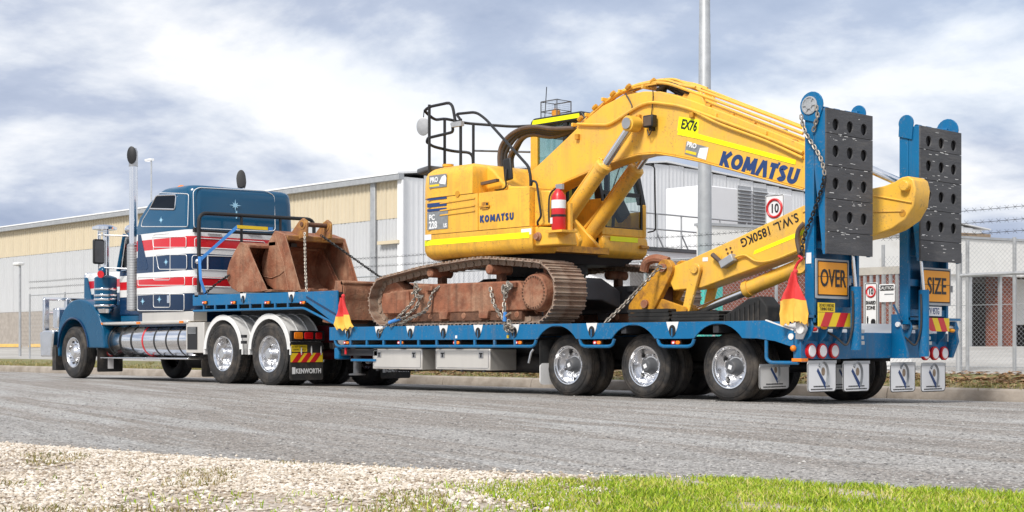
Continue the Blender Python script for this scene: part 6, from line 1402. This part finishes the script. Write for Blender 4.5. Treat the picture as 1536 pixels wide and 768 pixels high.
# ---- handrails, mirrors, filler
g = G(); ry = .35; 
def rp(u, v, y=.35): return at3(u, v, y)
rl = [(-5.75, .55), (-5.6, 1.7)]
loop = [rp(684, 188), rp(678, 153), rp(645, 160), rp(636, 166), (at(640, 172, .4)[0], .55, 4.0), rp(668, 178, .9), rp(700, 185, 1.4), rp(770, 190, 1.75), rp(850, 186, 2.0)]
g.tube(round_corners(loop, .12, 4), .022, 8)
loop2 = [rp(678, 185), rp(680, 198), rp(642, 207), rp(640, 213), rp(650, 220, .6), rp(680, 227, 1.0), rp(709, 229, 1.2), (rp(711, 242, 1.2)[0], 1.2, 3.0)]
g.tube(round_corners(loop2, .1, 4), .022, 8)
for u, v0, v1, y in ((644, 157, 240, .35), (667, 178, 242, .8), (691, 178, 243, .35), (710, 185, 238, 1.3)): g.tube([rp(u, v0, y), (rp(u, v1, y)[0], y, 3.0)], .022, 8)
g.tube(round_corners([rp(690, 186), rp(690, 178), rp(684, 171), rp(714, 168), rp(728, 178), rp(793, 250, .06), rp(796, 266, .05), rp(796, 279, .05)], .1, 4), .02, 8)
g.tube(round_corners([rp(797, 278, .05), rp(798, 271, .03), rp(805, 273, .02), rp(812, 325, .02), rp(806, 333, .03), rp(807, 338, .05)], .05, 4), .016, 7)
g.obj('handrail', 'black', exc)
g = G(); g.tube([rp(710, 226, 1.5), rp(795, 228, 1.8)], .016, 7); g.obj('rear_rail', 'grey_paint', exc)
x, y, z = rp(685, 186, .33); G().box(x-.09, x+.13, y-.03, y+.03, z-.04, z+.03).obj('rail_clamp', 'galv', exc)
x, y, z = rp(635, 190, .35); g = G(); g.lathe((x, y, z), (.55, -.8, 0), [(-.02, .05), (0, .10), (.02, .10), (.022, .09)], 20); g.v = [(p[0], p[1], z+(p[2]-z)*1.35) for p in g.v]; g.obj('round_mirror', 'steel', exc); g = G(); g.tube([(x, y, z+.1), (x+.02, y, z+.25)], .008, 5); g.obj('mirror_stem', 'black', exc)
x, y, z = rp(762, 254, .3); G().obox((x, y, z), (.96, 0, .12), (0, 1, 0), (-.12, 0, .96), .085, .02, .16).obj('side_mirror', 'black', exc, bev=.02); g = G(); g.tube(smooth([(x, y-.03, z-.0), (x, y-.04, z-.15), (x-.02, y-.03, z-.25), (x-.2, y, z-.27), (x-.35, y+.02, z-.25)]), .012, 6); g.obj('mirror_stem', 'black', exc)
x, y, z = rp(650, 241, .6); G().obox((x+.06, y-.1, 3.245), (.97, 0, .12), (0, 1, 0), (-.12, 0, .97), .15, .16, .045).obj('rear_camera_box', 'grey_paint', exc, bev=.03)
x, y, z = rp(672, 246, .7); G().lathe((x, y, 3.1), (0, 0, 1), [(0, .075), (.2, .075), (.205, .085), (.24, .085), (.245, .02)], 16).obj('air_intake', 'yellow', exc)
x, y, z = rp(708, 244, .8); G().lathe((x, y, 3.05), (0, 0, 1), [(0, .04), (.15, .04), (.17, .05), (.2, .02)], 12).obj('filler_cap', 'steel', exc)
x, y, z = rp(740, 258, .7); G().lathe((x, y, 2.88), (0, 0, 1), [(0, .09), (.1, .09), (.13, .06)], 14).obj('filler_cap', 'yellow_worn', exc)
G().obox(Vector(rp(735, 273, .2)), (1, 0, .08), (0, 1, 0), (-.08, 0, 1), .16, .03, .02).obj('tool_bar', 'hose_brown', exc)

# ------------------------------------------------------------------ buckets
def bucket(name, label, side, y0, y1, ears=None, lipteeth=4, wear=True, m='rust', spine=None):
    """side: outline of a side plate, listed top of the mouth -> round the back -> lower lip (x, z)"""
    t = thing(name, label, 'bucket', (sum(p[0] for p in side)/len(side), (y0+y1)/2, min(p[1] for p in side)), 'digging buckets on the trailer')
    for y in (y0, y1-.035): G().prism(side, 'xz', y, y+.035).obj('side_plate', m, t, bev=.006)
    th = .03; cx_ = sum(p[0] for p in side)/len(side); cz_ = sum(p[1] for p in side)/len(side)
    g = G(); ins = []
    for i, (x, z) in enumerate(side):
        dx, dz = cx_-x, cz_-z; l = math.hypot(dx, dz); ins.append((x+dx/l*th, z+dz/l*th))
    ring_ = list(side)+ins[::-1]; g.prism(ring_, 'xz', y0+.036, y1-.036); g.obj('shell', m, t)
    (xl, zl), (xl2, zl2) = side[-1], side[-2]; d = Vector((xl-xl2, zl-zl2)).normalized()
    g = G(); g.obox((xl+d.x*.06, (y0+y1)/2, zl+d.y*.06+.012), (d.x, 0, d.y), (0, 1, 0), (-d.y, 0, d.x), .10, (y1-y0)/2, .018); g.obj('lip', m, t)
    for i in range(lipteeth):
        y = y0+.06+(y1-y0-.12)*i/max(1, lipteeth-1); G().obox((xl+d.x*.2, y, zl+d.y*.2+.014), (d.x, 0, d.y), (0, 1, 0), (-d.y, 0, d.x), .09, .045, .03).obj('tooth', 'rust', t, bev=.015)
    if wear:                                     # stiffener strips along the mouth edge
        for y in (y0-.012, y1+.0005): g = G(); a, b = Vector((side[0][0], 0, side[0][1])), Vector((xl, 0, zl)); q = (b-a).normalized(); g.prism([(a.x, a.z), (a.x-.0+.03, a.z-.02), (b.x+.05, b.z+.02), (b.x-.10, b.z+.01), (a.x-.12, a.z-.06)], 'xz', y, y+.0115); g.obj('edge_strip', m, t)
    if ears:
        for y in ears[0]:
            g = G(); p = [Vector((q[0], q[1])) for q in ears[1]]; g.prism([(q.x, q.y) for q in p], 'xz', y, y+.05); g.obj('ear', 'ear', t, bev=.012)
            for c in ears[2]: G().lathe((c[0], y-.012, c[1]), (0, 1, 0), [(0, .05), (.0, .085), (.074, .085), (.074, .05)], 20).obj('ear_boss', 'ear', t)
        for c in ears[2]: G().cyl((c[0], ears[0][0]-.03, c[1]), (c[0], ears[0][-1]+.08, c[1]), .04, n=16).obj('pin', 'rust_dark', t)
    return t
# main digging bucket, mouth towards the tail
yb0, yb1 = .75, 2.0
def q(u, v, y=.75): return at(u, v, y)
side = [q(427, 352), q(412, 346), q(404, 360), q(396, 378), q(392, 395), q(394, 412), q(401, 427), q(412, 435), q(430, 438), q(449, 437)]
c1 = q(449, 336, .95); c2 = q(478, 340, .95)
ear = [(c1[0]-.35, c1[1]-.12), (c1[0]-.12, c1[1]+.06), (c1[0]+.0, c1[1]+.11), (c1[0]+.11, c1[1]+.02), (c1[0]+.1, c1[1]-.22), (c1[0]-.3, c1[1]-.28)]
bk = bucket('bucket', 'big rusty toothed bucket with yellow ears on the trailer gooseneck', side, yb0, yb1, (( 1.02, 1.52), ear, [c1]), 5)
g = G(); g.tube([(p[0], yb0-.004, p[1]) for p in [q(u, v) for u, v in ((397, 415), (408, 417), (420, 412), (428, 405))]], .012, 5); g.tube([(p[0], yb0-.004, p[1]) for p in [q(u, v) for u, v in ((413, 352), (425, 392), (433, 436))]], .012, 5); g.obj('weld_bead', 'rust', bk)
G().box(side[0][0]-.1, side[0][0]+.03, yb0+.03, yb1-.03, side[0][1]-.1, side[0][1]+.0).obj('top_beam', 'ear', bk, bev=.02)
# second bucket, in front of it
ya0, ya1 = .32, 1.9
def q2(u, v): return at(u, v, ya0)
side = [q2(371, 367), q2(361, 363), q2(352, 378), q2(345, 393), q2(341, 408), q2(342, 421), q2(348, 432), q2(358, 438), q2(380, 438), q2(400, 437)]
side = [(x-.02, z) for x, z in side]
bk2 = bucket('bucket', 'smooth edged rusty mud bucket nearest the sleeper', side, ya0, ya1, None, 0)
G().box(side[0][0]-.05, side[0][0]+.03, ya0+.03, ya1-.03, side[0][1]-.05, side[0][1]).obj('top_beam', 'rust', bk2, bev=.01)
g = G(); [g.box(side[0][0]+random.uniform(-.12, .1), side[0][0]+random.uniform(.12, .3), y, y+.12, side[0][1]+.0, side[0][1]+.06) for y in (.75, .95, 1.15)]; g.obj('bolt_on_edge', 'grey_paint', bk2)
# third bucket down on the deck ahead of the tracks
y30, y31 = .12, 2.0
def q3(u, v): return at(u, v, y30)
side = [q3(503, 421), q3(513, 421), q3(516, 440), q3(512, 462), q3(506, 478), q3(498, 485), q3(493, 484)]
side = [(x, max(z, DZ+.02)) for x, z in side]
bk3 = bucket('bucket', 'wide flat backed rusty bucket on the deck ahead of the tracks', side, y30, y31, None, 0, False)
p0 = q3(513, 424); G().box(p0[0], p0[0]+.02, y30, y31, DZ+.12, p0[1]).obj('back_plate', 'rust', bk3); G().cyl((p0[0]+.0, y30, p0[1]), (p0[0], y31, p0[1]), .035, n=10).obj('top_tube', 'rust', bk3)
G().box(p0[0]+.021, p0[0]+.03, y30+.05, y31-.05, p0[1]-.22, p0[1]-.2).obj('rib', 'rust', bk3)
# ------------------------------------------------------------------ rubber packing under the arm
def pack(u0, u1, v0, v1, y0, y1, label, m='tread'):
    x0, z1 = at(u0, v0, y0); x1_ = at(u1, v0, y0)[0]; t = thing('rubber_block', label, 'block', ((x0+x1_)/2, y0, DZ), 'rubber packing under the arm')
    n = 4
    for i in range(n): g = G(); h = (z1-DZ)/n; g.prism(rrect(x0+random.uniform(0, .03), x1_-random.uniform(0, .03), DZ+.003+h*i, DZ+h*(i+1)-.002, h*.35, 3), 'xz', y0, y1); g.obj('layer', m, t)
pack(941, 1004, 464, 484, .9, 1.9, 'stack of black rubber strips under the quick coupler'); pack(1006, 1080, 467, 484, .9, 1.9, 'flat black rubber strips beside the coupler packing')
g = G(); a = at(1078, 481, 1.1); b = at(1158, 481, 1.1); cx_ = (a[0]+b[0])/2+.12; R_ = (b[0]-a[0])/2+.06
t = thing('tyre_offcut', 'dark curved tyre offcut standing on the deck under the arm', 'tyre', (cx_, 1.1, DZ))
pts = [(b[0]+.02, DZ), (b[0]-.0, DZ+.2), (b[0]-.12, DZ+.33), (b[0]-.3, DZ+.3), (a[0]+.2, DZ+.12), (a[0], DZ+.02)]
G().prism(pts, 'xz', 1.0, 1.3).obj('casing', 'tread', t, bev=.02)
for i in range(9): f_ = .12+.09*i; g = G(); x = a[0]+(b[0]-a[0])*f_; g.box(x, x+.02, .985, .999, DZ+.02, DZ+.04+.28*f_); g.obj('tread_bar', 'rubber', t)

# ------------------------------------------------------------------ chains, strap, flags
def chain(paths, label, m='chain', L=.072, r=.0095):
    o = chain_mesh(paths, 'lashing_chain', m, L, r).obj('lashing_chain', m, ang=60); tag(o, label, 'chain', 'chains')
    return o
yc = -.14
def jumble(u, v, y, n=5, rr=.1): return [tuple(Vector(at3(u, v, y))+Vector((random.uniform(-rr, rr), random.uniform(-.05, 0), random.uniform(-rr, rr)))) for _ in range(n)]
c_ = lambda px, y0, y1: [at3(u, v, y0+(y1-y0)*i/(len(px)-1)) for i, (u, v) in enumerate(px)]
chain([c_([(627, 438), (618, 455), (598, 476), (575, 492), (568, 500)], -.05, -.24), c_([(632, 442), (625, 460), (605, 478), (585, 490)], -.05, -.22), jumble(628, 436, -.08, 9, .1), c_([(660, 428), (648, 440), (643, 460), (636, 468), (615, 478), (600, 486)], .0, -.2)], 'lashing chain from the front of the near track to the deck')
chain([c_([(735, 430), (740, 455), (752, 475), (765, 490)], -.03, -.2), c_([(760, 432), (756, 455), (757, 478), (768, 496)], -.06, -.24), jumble(762, 433, -.08, 10, .1), jumble(765, 490, -.24, 7, .08)], 'lashing chain from the rear of the near track to the deck')
chain([c_([(985, 405), (960, 432), (935, 458), (908, 484)], .95, .1), c_([(1000, 402), (990, 400), (985, 405)], 1.0, .95)], 'diagonal lashing chain from the quick coupler to the deck edge')
chain([c_([(480, 352), (520, 380), (565, 412), (600, 435)], 1.1, 1.9)], 'thin dark chain stretched from the big bucket over the deck', 'chain_black', .06, .008)
chain([c_([(457, 348), (458, 400), (460, 440)], .8, .6)], 'upright light chain over the mouth of the big bucket', 'chain', .05, .009)
chain([c_([(345, 412), (325, 425), (308, 440)], .3, .05)], 'short dark chain tying the mud bucket to the gooseneck edge', 'chain_black', .06, .008)
for u, v, y in ((585, 488, -.22), ): pass
def binder(px, y, label):
    a, b = Vector(at3(*px[0], y)), Vector(at3(*px[1], y)); t = thing('chain_binder', label, 'binder', tuple(a), 'chain binders')
    G().cyl(a, b, .026, n=10).obj('barrel', 'strap_blue', t); d = (b-a).normalized(); m_ = (a+b)/2
    G().cyl(a-d*.08, a, .012, n=8).obj('hook_end', 'chain', t); G().cyl(b, b+d*.08, .012, n=8).obj('hook_end', 'chain', t); G().cyl(m_, m_+Vector((.14, -.03, .05)), .014, n=8).obj('ratchet_handle', 'timber', t)
binder([(584, 484), (600, 478)], -.22, 'blue ratchet binder on the front track chain'); binder([(757, 482), (758, 468)], -.22, 'blue ratchet binder on the rear track chain')
# blue ratchet strap over the headboard rail
def ribbon(pts, w, nrm, th=.003):
    g = G(); P_ = [Vector(p) for p in pts]; n_ = Vector(nrm).normalized()
    for a, b in zip(P_, P_[1:]):
        d = (b-a).normalized(); s_ = d.cross(n_).normalized(); g.obox((a+b)/2, d, s_, n_, (b-a).length/2+.004, w/2, th)
    return g
t = thing('ratchet_strap', 'bright blue ratchet strap over the headboard with a yellow label end', 'strap', (hx, .1, 1.3))
ribbon([atx3(356, 340, hx+.05), atx3(302, 388, hx+.06), (hx+.08, .02, 2.1)], .055, (1, -.3, 0)).obj('webbing', 'strap_blue', t); ribbon([atx3(299, 385, hx+.08), atx3(301, 420, hx+.09), atx3(312, 452, hx+.10)], .05, (.7, -.7, 0)).obj('webbing', 'strap_blue', t)
ribbon([atx3(356, 340, hx+.055), atx3(402, 343, hx+.055)], .06, (1, 0, 0)).obj('label_end', 'decal_yellow', t); ribbon([atx3(402, 343, hx+.055), atx3(409, 343.5, hx+.055)], .06, (1, 0, 0)).obj('webbing', 'strap_blue', t)
x, y, z = atx3(312, 455, hx+.1); G().box(x-.02, x+.02, y-.03, y+.03, z-.08, z).obj('hook', 'chain', t)
def flag(px_top, outline, split, y, label):
    """outline: (left edge u, right edge u, v) rows from top to bottom"""
    t = thing('warning_flag', label, 'flag', at3(*px_top, y), 'warning flags'); n = 27; ph = random.uniform(0, 6)
    rows = []
    for (ul, ur, v) in outline:
        (xl, z), (xr, _) = at(ul, v, y), at(ur, v, y); row = []
        for i in range(n):
            f_ = i/(n-1); wv = min(1, (xr-xl)/.18); last = (v == outline[-1][2]); row.append((xl+(xr-xl)*f_+.01*math.sin(v*.5+f_*7), y-.03+wv*(.04*math.sin(f_*PI*3.4+v*.05+ph)+.018*math.sin(f_*PI*8.3+v*.11)), z+.014*math.sin(f_*5+ph)+(random.uniform(-.035, .02) if last else 0)))
        rows.append(row)
    for nm, m, a, b in (('red_half', 'flag_red', 0, split), ('yellow_half', 'flag_yellow', split, len(rows)-1)):
        sub_ = rows[a:b+1]; sub_ = sm_rows(sub_); g = G(); k = len(sub_); g.v = [p for r_ in sub_ for p in r_]+[(p[0], p[1]+.006, p[2]) for r_ in sub_ for p in r_]
        off = k*n; g.f = [(i*n+j, i*n+j+1, (i+1)*n+j+1, (i+1)*n+j) for i in range(k-1) for j in range(n-1)]; g.f += [tuple(off+q_ for q_ in f_[::-1]) for f_ in g.f]; g.mi = [0]*len(g.f); g.obj(nm, m, t, ang=60)
    x, y_, z = at3(*px_top, y); G().ball((x, y_, z), .03, 8, 6).obj('knot', 'flag_red', t)
    return t
def sm_rows(rows):
    out = []
    for a, b in zip(rows, rows[1:]):
        for k in range(3): f_ = k/3; out.append([tuple(p[i]*(1-f_)+q_[i]*f_ for i in range(3)) for p, q_ in zip(a, b)])
    return out+[rows[-1]]
flag((515, 444), [(512, 518, 446), (510, 521, 458), (507, 524, 470), (505, 526, 474), (503, 529, 486), (507, 531, 493)], 3, -.24, 'small red and yellow flag at the front of the deck')
flag((1193, 407), [(1188, 1197, 410), (1184, 1201, 422), (1177, 1206, 438), (1174, 1209, 450), (1172, 1211, 470), (1176, 1213, 484)], 3, -.26, 'larger red and yellow flag beside the near ramp post')
o = G().tube(smooth([at3(1198, 384, -.24), at3(1203, 388, -.25), at3(1197, 394, -.24), at3(1193, 402, -.25), at3(1192, 408, -.25)], 4), .016, 6).obj('flag_tie', 'red'); tag(o, 'red cord tying the rear flag to the ramp chain', 'cord')
